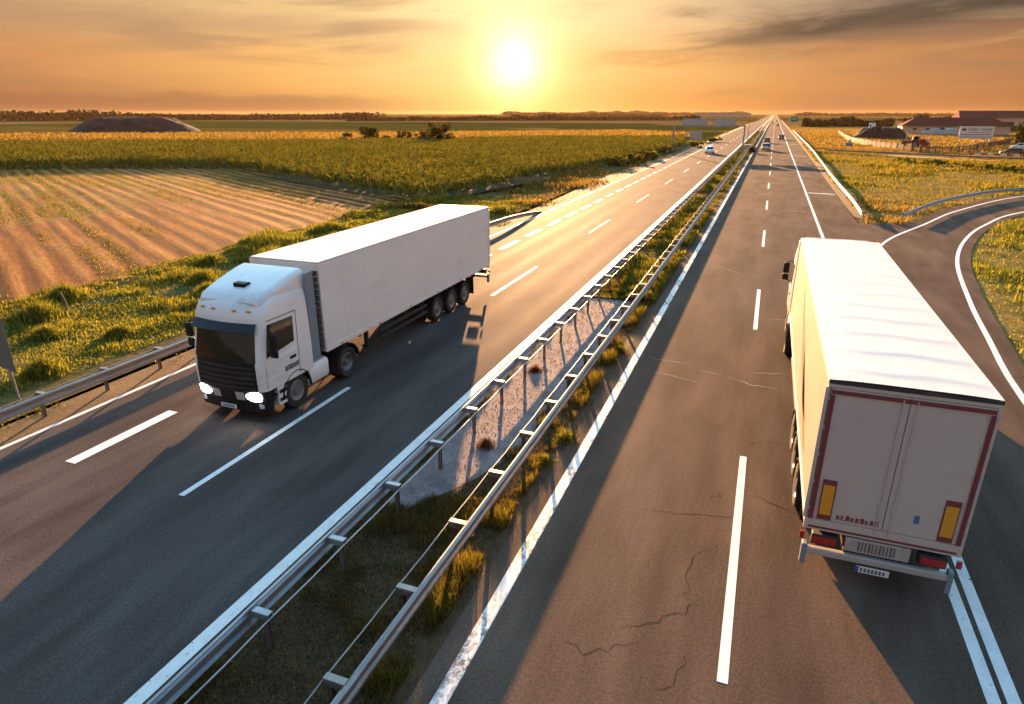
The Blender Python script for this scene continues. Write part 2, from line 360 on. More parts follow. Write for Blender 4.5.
M_CRACK = simple('crack_filler', (.026, .020, .016), 1., spec=0., var=.5, scale=20)
M_SEAM = simple('pale_seam', (.24, .20, .17), .9, spec=.05, var=.3, scale=8)
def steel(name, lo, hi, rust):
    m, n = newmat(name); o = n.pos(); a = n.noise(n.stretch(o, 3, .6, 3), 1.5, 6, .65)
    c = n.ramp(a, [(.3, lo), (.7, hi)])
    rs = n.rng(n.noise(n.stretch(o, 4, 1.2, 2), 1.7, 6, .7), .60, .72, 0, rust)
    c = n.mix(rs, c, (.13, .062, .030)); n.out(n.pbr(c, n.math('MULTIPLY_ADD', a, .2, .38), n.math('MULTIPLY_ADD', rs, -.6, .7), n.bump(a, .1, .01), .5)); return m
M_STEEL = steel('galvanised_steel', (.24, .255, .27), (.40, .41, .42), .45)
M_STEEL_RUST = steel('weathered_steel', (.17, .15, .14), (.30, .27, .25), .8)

M_WHITE = simple('white_lorry_paint', (.76, .73, .69), .32, var=.04, scale=.8, dirt=(.38, .33, .28), dirt_amt=.5, coat=.25)
M_BOX = simple('white_trailer_panel', (.74, .69, .635), .42, var=.04, scale=.5, dirt=(.46, .40, .34), dirt_amt=.35)
M_JOINT = simple('panel_joint_grey', (.66, .615, .565), .5)
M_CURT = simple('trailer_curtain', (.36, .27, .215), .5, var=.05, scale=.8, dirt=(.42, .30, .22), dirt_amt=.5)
M_DOORW = simple('trailer_rear_panel', (.46, .395, .36), .5, var=.04, scale=.9, dirt=(.34, .28, .25), dirt_amt=.55)
M_ROOFW = simple('trailer_roof_sheet', (.68, .62, .54), .5, var=.04, scale=.7, dirt=(.55, .48, .40), dirt_amt=.35)
M_VISOR = simple('tinted_visor', (.03, .034, .038), .35, spec=.15)
M_BLACK = simple('black_plastic', (.010, .010, .011), .5, spec=.25, var=.3, scale=6, dirt=(.06, .05, .045), dirt_amt=.4)
M_CHASSIS = simple('dark_chassis', (.025, .023, .022), .6, var=.3, scale=5, dirt=(.10, .08, .065), dirt_amt=.5)
M_GLASS = simple('dark_glass', (.008, .012, .012), .07, var=.2, spec=.45)
M_TYRE = simple('tyre_rubber', (.018, .017, .016), .75, var=.3, scale=9, dirt=(.07, .06, .05), dirt_amt=.5)
M_RIM = simple('steel_rim', (.24, .23, .225), .42, .6, scale=6, dirt=(.10, .085, .07), dirt_amt=.6)
M_TAPE = simple('dark_red_edging', (.16, .030, .038), .45, var=.2, scale=5)
M_RED = simple('red_lamp_lens', (.24, .012, .015), .3, emit=(1, .05, .04), estr=.004)
M_ORANGE = simple('amber_marker_board', (.62, .27, .02), .4, var=.2, scale=14)
M_BUMP = simple('pale_bumper', (.40, .37, .345), .45, .2, var=.1, dirt=(.2, .16, .13), dirt_amt=.5)
M_GREYBLUE = simple('blue_grey_flap', (.16, .20, .235), .5, var=.15)
M_PLATE = simple('number_plate', (.58, .62, .64), .4)
M_LAMP, _n = newmat('lit_headlamp'); _n.out(_n.pbr((.8, .8, .8), .15, 0, None, .5, (1., .95, .88), 7.))
M_CLEAR = simple('unlit_lens', (.55, .56, .58), .12, .3)
M_INK = simple('faded_dark_print', (.10, .095, .10), .5)
M_SIGNBACK = simple('sign_back_grey', (.44, .43, .44), .45, .35, var=.08, scale=2, dirt=(.25, .23, .22), dirt_amt=.4)
M_SIGNDARK = simple('sign_back_dark', (.13, .15, .17), .5, .3, var=.15, scale=3)
M_POST = simple('grey_post', (.26, .26, .27), .5, .5)
M_WOODPOST = simple('weathered_timber', (.085, .068, .05), .85, var=.35, scale=9, bump=.4)
M_PLANK = simple('pale_planks', (.085, .055, .034), .8, var=.35, scale=2.5, dirt=(.18, .11, .07), dirt_amt=.5)
M_GREENSIGN = simple('green_sign', (.01, .19, .12), .4)
M_BARK = simple('bark', (.055, .040, .028), .9, var=.4, scale=12, bump=.6)
M_WALL = simple('pink_render_wall', (.55, .36, .28), .85, var=.12, scale=.4, dirt=(.28, .19, .15), dirt_amt=.5)
M_TILE = simple('red_roof_tiles', (.10, .026, .018), .95, spec=.05, var=.3, scale=1.5, dirt=(.06, .035, .03), dirt_amt=.6)
M_DARKWIN = simple('dark_opening', (.03, .025, .025), .3)
M_TARP = simple('pale_blue_sheet', (.36, .42, .46), .5, var=.25, scale=1.2)
M_BOARD = simple('billboard_white', (.62, .60, .58), .5, var=.05)
M_REDPAINT = simple('red_machine_paint', (.26, .022, .018), .45, var=.2, scale=3)
M_SILVER = simple('silver_car_paint', (.55, .57, .60), .28, .6, coat=.5)
M_CARWHITE = simple('white_car_paint', (.74, .75, .74), .3, coat=.5)
M_CARDARK = simple('dark_car_paint', (.035, .028, .028), .3, .3, coat=.5)
M_CARBLUE = simple('blue_car_paint', (.13, .20, .27), .3, .4, coat=.5)
M_CONC = simple('concrete', (.36, .33, .31), .85, var=.2, scale=5, bump=.3)

G_GRASS = [(0, (.040,.050,.010)), (.3, (.085,.095,.014)), (.55, (.15,.145,.020)), (.78, (.21,.175,.028)), (1, (.25,.18,.048))]
G_LUSH = [(0, (.030,.042,.010)), (.3, (.080,.100,.017)), (.6, (.165,.175,.027)), (1, (.31,.265,.060))]
G_DRY = [(0, (.030,.018,.008)), (.3, (.075,.044,.018)), (.6, (.12,.075,.028)), (.8, (.085,.070,.020)), (1, (.18,.12,.045))]
G_GOLD = [(0, (.055,.045,.012)), (.35, (.13,.092,.026)), (.7, (.21,.145,.042)), (1, (.29,.20,.075))]
G_CORN = [(0, (.040,.052,.009)), (.35, (.085,.095,.015)), (.7, (.145,.140,.024)), (1, (.22,.175,.036))]
G_TREE = [(0, (.018,.020,.006)), (.5, (.040,.042,.010)), (1, (.085,.070,.020))]
G_RUST = [(0, (.060,.026,.012)), (.5, (.12,.05,.022)), (1, (.16,.085,.035))]
F_GRASS = foliage_mat('verge_grass', G_GRASS); F_LUSH = foliage_mat('lush_grass', G_LUSH); F_DRY = foliage_mat('dry_grass', G_DRY)
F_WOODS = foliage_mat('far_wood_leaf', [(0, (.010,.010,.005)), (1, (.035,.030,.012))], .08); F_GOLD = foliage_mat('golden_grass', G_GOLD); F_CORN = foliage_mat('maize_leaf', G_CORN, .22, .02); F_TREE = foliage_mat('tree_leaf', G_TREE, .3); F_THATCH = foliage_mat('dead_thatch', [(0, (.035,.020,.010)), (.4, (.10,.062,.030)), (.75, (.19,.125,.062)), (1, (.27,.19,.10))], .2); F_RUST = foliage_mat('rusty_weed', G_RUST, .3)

# ------------------------------------------------------------------ ground
def gh(x, y):
    """ground height: flat by the road, gently uneven out in the fields on the left"""
    x = np.asarray(x, float); y = np.asarray(y, float)
    k = sstep(19., 24., -x)*(1-sstep(300, 500, np.hypot(x, y)))
    return -.06+k*((fbm(x, y, 7., 3)-.5)*.55*(1-sstep(28.5, 33, -x))+(vnoise(x, y, 24., 9)-.5)*.5-.05)
def axis(a, b, fine, lo, hi, n):
    g = np.geomspace(1, 1+hi, n)-1; h = np.geomspace(1, 1+lo, n)-1
    return np.concatenate([a-h[::-1][:-1], np.arange(a, b, fine), b+g])
gx = axis(-70, 20, .75, 4300, 4300, 44); gy = axis(0, 110, .75, 600, 4400, 44)
XX, YY = np.meshgrid(gx, gy); ZZ = gh(XX, YY)
def grid_mesh(name, XX, YY, ZZ, mat, **kw):
    r, c_ = XX.shape; V = np.stack([XX, YY, ZZ], -1).reshape(-1, 3)
    i = (np.arange(r-1)[:, None]*c_+np.arange(c_-1)[None]).ravel()
    o = np_mesh(name, V, np.stack([i, i+1, i+c_+1, i+c_], 1).ravel(), 4, mat, **kw); o.data.shade_smooth(); return o
grid_mesh('ground', XX, YY, ZZ, M_GROUND, kind='structure')

def sheet(name, poly, z, mat, **kw):
    me = bpy.data.meshes.new(name); bm = bmesh.new()
    f = bm.faces.new([bm.verts.new((x, y, z)) for x, y in poly])
    bmesh.ops.triangulate(bm, faces=[f]); bmesh.ops.recalc_face_normals(bm, faces=bm.faces)
    if sum(q.normal.z for q in bm.faces) < 0: bmesh.ops.reverse_faces(bm, faces=bm.faces)
    bm.to_mesh(me); bm.free(); me.materials.append(mat); o = bpy.data.objects.new(name, me); COL.objects.link(o)
    return tag(o, kind='structure', **kw)
def densify(pts, step=1.):
    """smooth polyline (Catmull-Rom)"""
    P = [np.array(p, float) for p in pts]; P = [2*P[0]-P[1]]+P+[2*P[-1]-P[-2]]; out = []
    for i in range(1, len(P)-2):
        k = max(2, int(np.linalg.norm(P[i+1]-P[i])/step))
        for t in np.arange(k)/k:  # noqa
            a_, b_, c_, d_ = P[i-1], P[i], P[i+1], P[i+2]; out.append(.5*(2*b_+(c_-a_)*t+(2*a_-5*b_+4*c_-d_)*t*t+(3*b_-a_-3*c_+d_)*t**3))
    out.append(P[-2]); return [tuple(p) for p in out]
def offset(pts, d):
    P = np.array(pts); T = np.gradient(P, axis=0); T /= np.linalg.norm(T, axis=1)[:, None]
    return [tuple(p) for p in P+np.stack([T[:, 1], -T[:, 0]], 1)*d]          # +d to the right of travel

ROAD_END = 3500
ramp_out = densify([(7.2,-20),(7.35,0),(7.55,10),(7.94,21.9),(8.55,28),(9.3,34.2),(10.75,43.3),(12.93,51.5),(15.95,59.3),(21.04,68.7),(34,84),(52,99),(75,114)], 1.5)
ramp_in = densify([(4.34,2),(4.36,14),(4.75,28),(5.75,39),(7.81,48.8),(11.78,58.2),(16.2,68.1),(24.9,82.4),(40,98),(68,120)], 1.5)
out_edge = offset(ramp_out, .65); in_edge = [p for p in offset(ramp_in, -.9) if p[1] > 57.2]
sheet('road_right_carriageway', [(-3.95,-20),(7.0,-20),(7.0,ROAD_END),(-3.95,ROAD_END)], 0., MA_R)
def resample(P, n):
    P = np.array(P); q = np.concatenate([[0], np.cumsum(np.linalg.norm(np.diff(P, axis=0), axis=1))]); t = np.linspace(0, q[-1], n)
    return list(zip(np.interp(t, q, P[:, 0]), np.interp(t, q, P[:, 1])))
oA = [p for p in out_edge if p[1] <= 51]; oB = out_edge[len(oA)-1:]; inn = [(7.0, 57.0), (8.0, 56.6)]+in_edge
_a = resample(oA, 60)+resample(oB, 70)[1:]; _b = resample([(7.0,-20),(7.0,57.0)], 60)+resample(inn, 70)[1:]
sheet('road_left_carriageway', [(-17.5,-20),(-7.2,-20),(-7.2,ROAD_END),(-17.5,ROAD_END)], 0., MA_L)
sheet('median_ground', [(-7.2,-20),(-3.95,-20),(-3.95,ROAD_END),(-7.2,ROAD_END)], -.012, M_MEDIAN)
gpatch = [(-6.95,9.6),(-6.4,10.4),(-5.7,11.6),(-5.2,13.0),(-4.95,15),(-4.75,19),(-4.9,24),(-4.85,27.6),(-5.4,29.0),(-6.1,29.6),(-6.95,29.9)]
sheet('gravel_path', densify(gpatch+[gpatch[0]], .5)[:-1], -.006, M_GRAVEL)
sheet('left_verge_dirt_path', [(-18.5,-5),(-17.5,-5),(-17.5,600),(-18.6,600),(-19.3,140),(-20.5,90),(-19.2,60),(-18.9,44)], -.02, M_DIRT)
sheet('right_verge_dirt_path', [(7.1,60.5),(8.2,58.4),(7.9,70),(8.2,160),(8.2,900),(7.2,900),(7.2,160),(7.0,75)], -.02, M_DIRT)

_m = MB(); _m.loft([[(*p, 0), (*q, 0)] for p, q in zip(_b, _a)], closed=False); _m.build('ramp_road', MA_R, kind='structure')
def strip(mb, pts, wd, z=.005):
    a = offset(pts, -wd/2); b = offset(pts, wd/2)
    mb.loft([[(*p, z), (*q, z)] for p, q in zip(a, b)], closed=False)
mb = MB(); k = 0
for i in range(60):
    y = 8.05+18.08*i; ln = 7.3 if i == 0 else 6.6
    strip(mb, [(.30, y), (.30, y+ln)], .16)
for i in range(-1, 60):
    y = 9.05+18.08*i; strip(mb, [(-11.33, y), (-11.33, y+6.5)], .16)
strip(mb, [(4.08, 14), (4.1, ROAD_END)], .20)
strip(mb, [(-7.62, -10), (-7.62, ROAD_END)], .25)
strip(mb, ramp_out, .20); strip(mb, [(p[0]-.07*max(0, 1-p[1]/45), p[1]) for p in ramp_in if p[1] > 1], .19); strip(mb, [(3.98, -10), (4.0, 14)], .19)
for i in range(40):                                                     # short thick dashes of the merging lane
    y = (9.2+9.05*i) if i < 1 else (18.2+4.83*(i-1)); strip(mb, [(-15.03, y), (-15.03, y+3.1)], .34)
strip(mb, [(-17.35, -10), (-17.35, ROAD_END)], .15)
for y in (77.6, 146, 200): strip(mb, [(4.3, y), (6.85, y-.6)], .45)
mb.build('road_markings', M_PAINT, kind='structure')
mb = MB(); strip(mb, [(-3.5, -10), (-3.5, ROAD_END)], .24); mb.build('road_edge_line', M_PAINT_WORN, kind='structure')

# cracks and pale seams in the right carriageway
mb = MB()
def crack(mb, px, wd, z=.0035, jit=.07):
    q = [np.array(gp(*p)) for p in px]; pts = []
    for a, b in zip(q[:-1], q[1:]):
        k = max(2, int(np.linalg.norm(b-a)/.13))
        for t in range(k): pts.append(a+(b-a)*t/k+rng.normal(size=2)*jit*.5)
    pts.append(q[-1]); L = len(pts); T = np.gradient(np.array(pts), axis=0); T /= np.linalg.norm(T, axis=1)[:, None]+1e-9
    ring = []
    for i, p in enumerate(pts):
        w_ = wd*(.35+.65*math.sin(math.pi*min(1, (i+.5)/L)))*rng.uniform(.5, 1.4); nn = np.array([T[i][1], -T[i][0]])*w_/2
        ring.append([(*(p-nn), z), (*(p+nn), z)])
    mb.loft(ring, closed=False)
for px in ([(718,546),(692,556),(691,580),(690,600)], [(706,599),(684,612),(655,620),(622,628)], [(683,652),(686,664),(672,684),(655,690)], [(745,446),(760,441),(796,447)],
           [(640,508),(690,514),(740,517),(748,514)], [(752,494),(770,503),(800,518)], [(722,492),(712,500),(716,505)], [(700,420),(724,430)], [(560,640),(600,652),(640,641)]):
    crack(mb, px, .013, jit=.10)
mb.build('road_cracks', M_CRACK, kind='structure')
mb = MB()
for px in ([(648,357),(668,361),(690,364)], [(655,372),(678,377),(699,383)], [(700,371),(722,375)], [(728,377),(752,385),(778,389)], [(752,373),(786,374)], [(702,266),(724,268),(741,274)], [(700,264),(712,266)],
           [(728,268),(738,269)], [(740,222),(768,224)], [(768,319),(786,320)], [(775,279),(790,281)], [(736,221),(757,223)], [(800,226),(818,228)], [(768,259),(788,261)]):
    crack(mb, px, .05, .0038, .04)
for y in (62, 74, 88, 104, 128, 131): mb.loft([[(-3.2+.25*i, y+rng.normal()*.06, .0038), (-3.2+.25*i, y+.09+rng.normal()*.03, .0038)] for i in range(28)], closed=False)
mb.build('road_seams', M_SEAM, kind='structure')

# ------------------------------------------------------------------ ploughed field with furrows
A, B, C_ = np.array([-31., 58.]), np.array([-75., 83.]), None
ud = (A-B)/np.linalg.norm(A-B); vd = np.array([-ud[1], ud[0]]);  # along the rows / up-field
uu = np.arange(-62, 150, .6); vv = np.arange(-92, 0.01, .16)
UU, VV = np.meshgrid(uu, vv)
FX = A[0]-ud[0]*UU+vd[0]*VV; FY = A[1]-ud[1]*UU+vd[1]*VV
bend = (vnoise(FX, FY, 40, 5)-.5)*3
rowz = .022*np.sin((VV+bend*.4)*2*math.pi/1.5)*(.5+.7*fbm(FX, FY, 9, 6))+.03*(vnoise(UU*.03, VV, .8, 8)-.5)
FZ = gh(FX, FY)+.10*sstep(-30.6, -33.5, FX)+rowz*sstep(-30.6, -33., FX)+.012
ok = (FX < -30.8+1.4*(fbm(FX, FY, 4, 4)-.5)) & (FY > -10)
# stop at the far field edge on the left: the line from (-107,67) to (-75,83)
ok &= ((FY-83)-(FX+75)*.5 < 0)
r_, c_ = FX.shape; V = np.stack([FX, FY, FZ], -1).reshape(-1, 3); okf = ok
q = okf[:-1, :-1] & okf[1:, :-1] & okf[:-1, 1:] & okf[1:, 1:]
i = (np.arange(r_-1)[:, None]*c_+np.arange(c_-1)[None])[q]
o = np_mesh('ploughed_field', V, np.stack([i, i+1, i+c_+1, i+c_], 1).ravel(), 4, M_SOIL, kind='structure'); o.data.shade_smooth()

# ------------------------------------------------------------------ grass and crops
def scatter(n, x0, x1, y0, y1): return rng.uniform(x0, x1, n), rng.uniform(y0, y1, n)
def near_scatter(n, x0, x1, y0, y1, p=2.):
    """denser close to the camera"""
    t = rng.uniform(0, 1, n); return rng.uniform(x0, x1, n), y0+(y1-y0)*t**p
def P3(x, y, z=None): return np.stack([x, y, gh(x, y) if z is None else np.full(len(x), z)], 1)

# left verge, from the rail to the ploughed field
x, y = near_scatter(230000, -33.5, -18.3, 3, 62, 1.35)
cl = fbm(x, y, 2.6, 21); cl2 = fbm(x, y, 6.5, 31)
keep = rng.uniform(0, 1, len(x)) < sstep(.28, .5, cl)*.9+.1
keep &= (x > -31-1.6*cl) & ~((x > -20.6) & (rng.uniform(0, 1, len(x)) > .25*sstep(.4, .6, cl)))
x, y, cl, cl2 = x[keep], y[keep], cl[keep], cl2[keep]
hgt = (.10+.75*sstep(.35, .8, cl)*sstep(.3, .65, cl2))*rng.uniform(.5, 1.2, len(x)); hgt *= np.where(x > -20.2, .45, 1)
blades('verge_grass', P3(x, y), hgt, .028+.0006*y, F_LUSH, .7, label='long green grass on the verge left of the motorway', kind='stuff')
# weeds and thatch in the ploughed field
x, y = scatter(190000, -110, -30, 10, 80); uw = (x+31)*.87-(y-58)*.49; vw = (x+31)*.49+(y-58)*.87; m_ = .55*fbm(x, y, 8., 41)+.45*vnoise(uw*.12, vw, 1.5, 43)-.13*sstep(-62, -38, x)+.10; dv = (y-58)*.87+(x+31)*.49
keep = (rng.uniform(0, 1, len(x)) < sstep(.5, .68, m_)) & ((y-83)-(x+75)*.5 < -1) & (dv < -1.5); x, y = x[keep], y[keep]
blades('field_weeds', P3(x, y)+np.array([0, 0, .08]), rng.uniform(.05, .17, len(x)), .05, F_GRASS, .9, label='green weeds growing through the ploughed field', kind='stuff')
# far left verge beside the maize
x, y = near_scatter(60000, -31, -18.3, 50, 330, 1.6); cl = fbm(x, y, 5, 51); lim = np.interp(y, [50, 81, 110, 170, 330], [-31, -27, -23, -19.5, -19])
keep = (x > lim) & (rng.uniform(0, 1, len(x)) < .3+.7*sstep(.35, .55, cl)) & ((x < -19.6) | (rng.uniform(0, 1, len(x)) < .3)); x, y, cl = x[keep], y[keep], cl[keep]
blades('roadside_grass', P3(x, y), (.12+.55*sstep(.4, .75, cl))*rng.uniform(.5, 1.2, len(x)), .05+.0008*y, F_GOLD, .7, label='golden grass between the left carriageway and the maize', kind='stuff')
# median: short dry grass, taller along the right rail
x, y = near_scatter(210000, -7.15, -4.0, 1.5, 32, 1.9); cl = fbm(x, y, .9, 61)
xq = x+(vnoise(x, y, .5, 66)-.5)*.5; yq = y+(vnoise(x, y, .6, 67)-.5)*1.3; ing = (x > -6.95) & (yq > 10.2) & (yq < 29.5) & (xq < np.interp(yq, [10.2, 11.6, 13, 15, 19, 27.6], [-6.4, -5.7, -5.25, -5.0, -4.8, -4.9]))
edge = sstep(-4.9, -4.3, x)
keep = ~ing & (rng.uniform(0, 1, len(x)) < .2+.8*sstep(.3, .55, cl)); keep &= (x < -4.2+.25*(cl-.4)) 
x, y, cl, edge = x[keep], y[keep], cl[keep], edge[keep]
mt = rng.uniform(0, 1, len(x)) < .12+.35*edge*sstep(.4, .6, cl)
hgt = (.04+.17*sstep(.4, .75, cl)+.16*edge*sstep(.42, .7, cl))*rng.uniform(.5, 1.3, len(x))
blades('median_dry_grass', P3(x, y, -.012)[~mt], hgt[~mt], .010, F_DRY, .9, label='short brown grass on the central reservation', kind='stuff')
blades('median_green_grass', P3(x, y, -.012)[mt], hgt[mt]*1.15, .011, F_GRASS, .8, label='yellow green grass tufts along the median rails', kind='stuff')
x, y = near_scatter(75000, -7.1, -4.05, 28.5, 330, 2.2); cl = fbm(x, y, 2.2, 71)
keep = rng.uniform(0, 1, len(x)) < .35+.65*sstep(.3, .55, cl); x, y, cl = x[keep], y[keep], cl[keep]
blades('median_far_grass', P3(x, y, -.012), (.12+.42*sstep(.35, .7, cl))*rng.uniform(.5, 1.2, len(x)), .02+.0006*y, F_GRASS, .8, label='overgrown grass between the rails farther along the median', kind='stuff')
x, y = scatter(5200, -6.95, -4.7, 10.2, 29.6); k = x < np.interp(y, [10.2, 11.6, 13, 15, 19, 27.6], [-6.4, -5.7, -5.25, -5.0, -4.8, -4.9]); x, y = x[k], y[k]
C = np.stack([x, y, np.full(len(x), .002)], 1); sz = rng.uniform(.006, .02, len(x))**1.0
d8 = np.array([(1,0,0),(0,1,0),(-1,0,0),(0,-1,0),(0,0,1.1)]); a_ = rng.uniform(0, 6.28, len(x)); rot = np.stack([np.cos(a_), np.sin(a_)], 1)
V = np.stack([np.stack([C[:, 0]+sz*(rot[:, 0]*q[0]-rot[:, 1]*q[1]*.7), C[:, 1]+sz*(rot[:, 1]*q[0]+rot[:, 0]*q[1]*.7), C[:, 2]+sz*q[2]-.006], 1) for q in d8], 1).reshape(-1, 3)
i5 = np.arange(len(x))*5; np_mesh('loose_gravel', V, np.stack([i5, i5+1, i5+4, i5+1, i5+2, i5+4, i5+2, i5+3, i5+4, i5+3, i5, i5+4], 1).ravel(), 3, M_GRAVEL, label='loose stones on the pale gravel of the median', kind='stuff')
x, y = near_scatter(110000, -7.1, -4.1, 1.5, 30, 2.); xq = x+(vnoise(x, y, .5, 66)-.5)*.5; k = ~((y > 10.2) & (y < 29.5) & (xq < np.interp(y, [10.2, 11.6, 13, 15, 19, 27.6], [-6.4, -5.7, -5.25, -5.0, -4.8, -4.9]))) | (rng.uniform(0, 1, len(x)) < .03); k &= (x < -4.45+.2*vnoise(x, y, .4, 5)); x, y = x[k], y[k]
blades('dead_grass', P3(x, y, -.010), rng.uniform(.03, .11, len(x)), .009, F_THATCH, 2.4, label='flattened dead grass and litter on the central reservation', kind='stuff')
# right: grass inside the ramp bend
oe = np.array(out_edge)
def right_of_ramp(x, y): return x > np.interp(y, oe[:, 1], oe[:, 0])+.12
x, y = near_scatter(330000, 8, 75, 12, 95, 1.2); cl = fbm(x, y, 3.4, 81)
keep = right_of_ramp(x, y) & (rng.uniform(0, 1, len(x)) < .35+.65*sstep(.3, .55, cl)) & (x < 14+y*.75); x, y, cl = x[keep], y[keep], cl[keep]
blades('ramp_grass', P3(x, y, -.06), (.10+.38*sstep(.35, .7, cl))*rng.uniform(.5, 1.2, len(x)), .05, F_LUSH, .8, label='yellow green meadow grass inside the bend of the ramp', kind='stuff')
ie = np.array(offset(ramp_in, -1.2)); ie = ie[ie[:, 1] > 57]
x, y = scatter(260000, 7.6, 110, 57, 200); cl = fbm(x, y, 9, 91); cl2 = fbm(x, y, 30, 95)
keep = ((x < np.interp(y, ie[:, 1], ie[:, 0])) | (y > 120)) & (x < y*.75) & (rng.uniform(0, 1, len(x)) < .3+.7*sstep(.3, .5, cl)); x, y, cl, cl2 = x[keep], y[keep], cl[keep], cl2[keep]
hh = (.10+.5*sstep(.4, .75, cl))*rng.uniform(.5, 1.2, len(x)); gm_ = rng.uniform(0, 1, len(x)) < sstep(.42, .62, cl2)*.8
blades('dry_meadow_grass', P3(x, y, -.06)[~gm_], hh[~gm_], .10, F_GOLD, .8, label='dry golden meadow between the motorway and the ramp', kind='stuff')
blades('green_meadow_grass', P3(x, y, -.06)[gm_], hh[gm_]*1.3, .11, F_GRASS, .8, label='greener weedy patches in the dry meadow', kind='stuff')

x, y = scatter(90000, 8.5, 260, 175, 400); keep = (x < y*.62) & (rng.uniform(0, 1, len(x)) < .25+.75*sstep(.3, .55, fbm(x, y, 16, 97))) & ~((x > 46) & (x < 90) & (y > 315) & (y < 333)); x, y = x[keep], y[keep]
blades('farmland_grass', P3(x, y, -.06), rng.uniform(.2, .6, len(x)), .30, F_GOLD, .9, label='golden pasture round the farm sheds', kind='stuff')
# maize: block beside the ploughed field, with its own floor, stems and leaves
def inpoly(x, y, P):
    r = np.zeros(len(x), bool); j = len(P)-1
    for i in range(len(P)):
        a, b = P[i], P[j]; cond = ((a[1] > y) != (b[1] > y)) & (x < (b[0]-a[0])*(y-a[1])/((b[1]-a[1]) or 1e-9)+a[0]); r ^= cond; j = i
    return r
def crop(name, P, spacing, hmean, n_leaf, lsize, label, mat=F_CORN, seed=0):
    P = np.array(P); x0, y0 = P.min(0); x1, y1 = P.max(0)
    gx_, gy_ = np.meshgrid(np.arange(x0, x1, spacing), np.arange(y0, y1, spacing)); x, y = gx_.ravel(), gy_.ravel()
    x = x+rng.normal(size=len(x))*spacing*.3; y = y+rng.normal(size=len(y))*spacing*.3
    k = inpoly(x, y, P); x, y = x[k], y[k]
    hgt = hmean*(.82+.22*fbm(x, y, 6, seed+5)+.10*rng.uniform(-1, 1, len(x)))
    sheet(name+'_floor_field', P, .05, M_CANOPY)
    C = []
    for j in range(n_leaf):
        t = rng.uniform(.18, 1.0, len(x))**.7
        C.append(np.stack([x+rng.normal(size=len(x))*.33, y+rng.normal(size=len(x))*.33, hgt*t], 1))
    C = np.concatenate(C)
    return leafquads(C, lsize, mat, name, narrow=.17, up=.9, label=label, kind='stuff')
cornP = [(-29.6,54.0),(-26.6,81),(-22.8,110),(-19.8,168),(-24,205),(-60,196),(-104,150),(-150,125),(-175,106),(-160,64),(-107,66),(-77,79.5)]
crop('maize_crop', cornP, .84, 1.9, 15, .40, 'tall green maize standing behind the ploughed field')
crop('cereal_crop', [(-240,118),(-120,165),(-75,200),(-40,215),(-25,260),(-60,300),(-130,240),(-260,170)], 1.5, 1.2, 6, .7, 'strip of golden cereal beyond the maize', F_GOLD, 4)
# lit tufts on the track between the left field and the maize
x, y = scatter(9000, -125, -72, 55, 84); d_ = (y-83)-(x+75)*.5; k = (d_ > -1.6) & (d_ < 1.2); x, y = x[k], y[k]
blades('track_grass', P3(x, y), rng.uniform(.3, 1.1, len(x)), .16, F_GOLD, .8, label='pale grass along the track in front of the maize', kind='stuff')

# far treelines
def treeline(name, x0, y0, x1, y1, h, n, sz, label, th=18.):
    t = rng.uniform(0, 1, n); x = x0+(x1-x0)*t; y = y0+(y1-y0)*t
    L = math.hypot(x1-x0, y1-y0); e = h*(.35+.9*fbm(t*L, t*0, L/14, 3)*(.6+.8*vnoise(t*L, t*0, L/60, 8)))
    z = e*rng.uniform(0, 1, n)**.8
    C = np.stack([x+rng.normal(size=n)*th*.3, y+rng.normal(size=n)*th, z], 1)
    leafquads(C, sz, F_WOODS, name, label=label, kind='stuff')
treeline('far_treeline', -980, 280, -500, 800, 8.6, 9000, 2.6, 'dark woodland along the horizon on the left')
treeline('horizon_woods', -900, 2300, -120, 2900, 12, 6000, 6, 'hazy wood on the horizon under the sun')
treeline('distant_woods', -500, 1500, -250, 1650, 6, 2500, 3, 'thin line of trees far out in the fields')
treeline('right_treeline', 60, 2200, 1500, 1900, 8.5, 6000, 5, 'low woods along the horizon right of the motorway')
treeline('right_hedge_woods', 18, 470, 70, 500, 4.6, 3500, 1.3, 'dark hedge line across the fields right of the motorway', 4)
treeline('field_edge_woods', -420, 620, -90, 900, 4.5, 5000, 2.2, 'dark hedge between distant fields', 4)

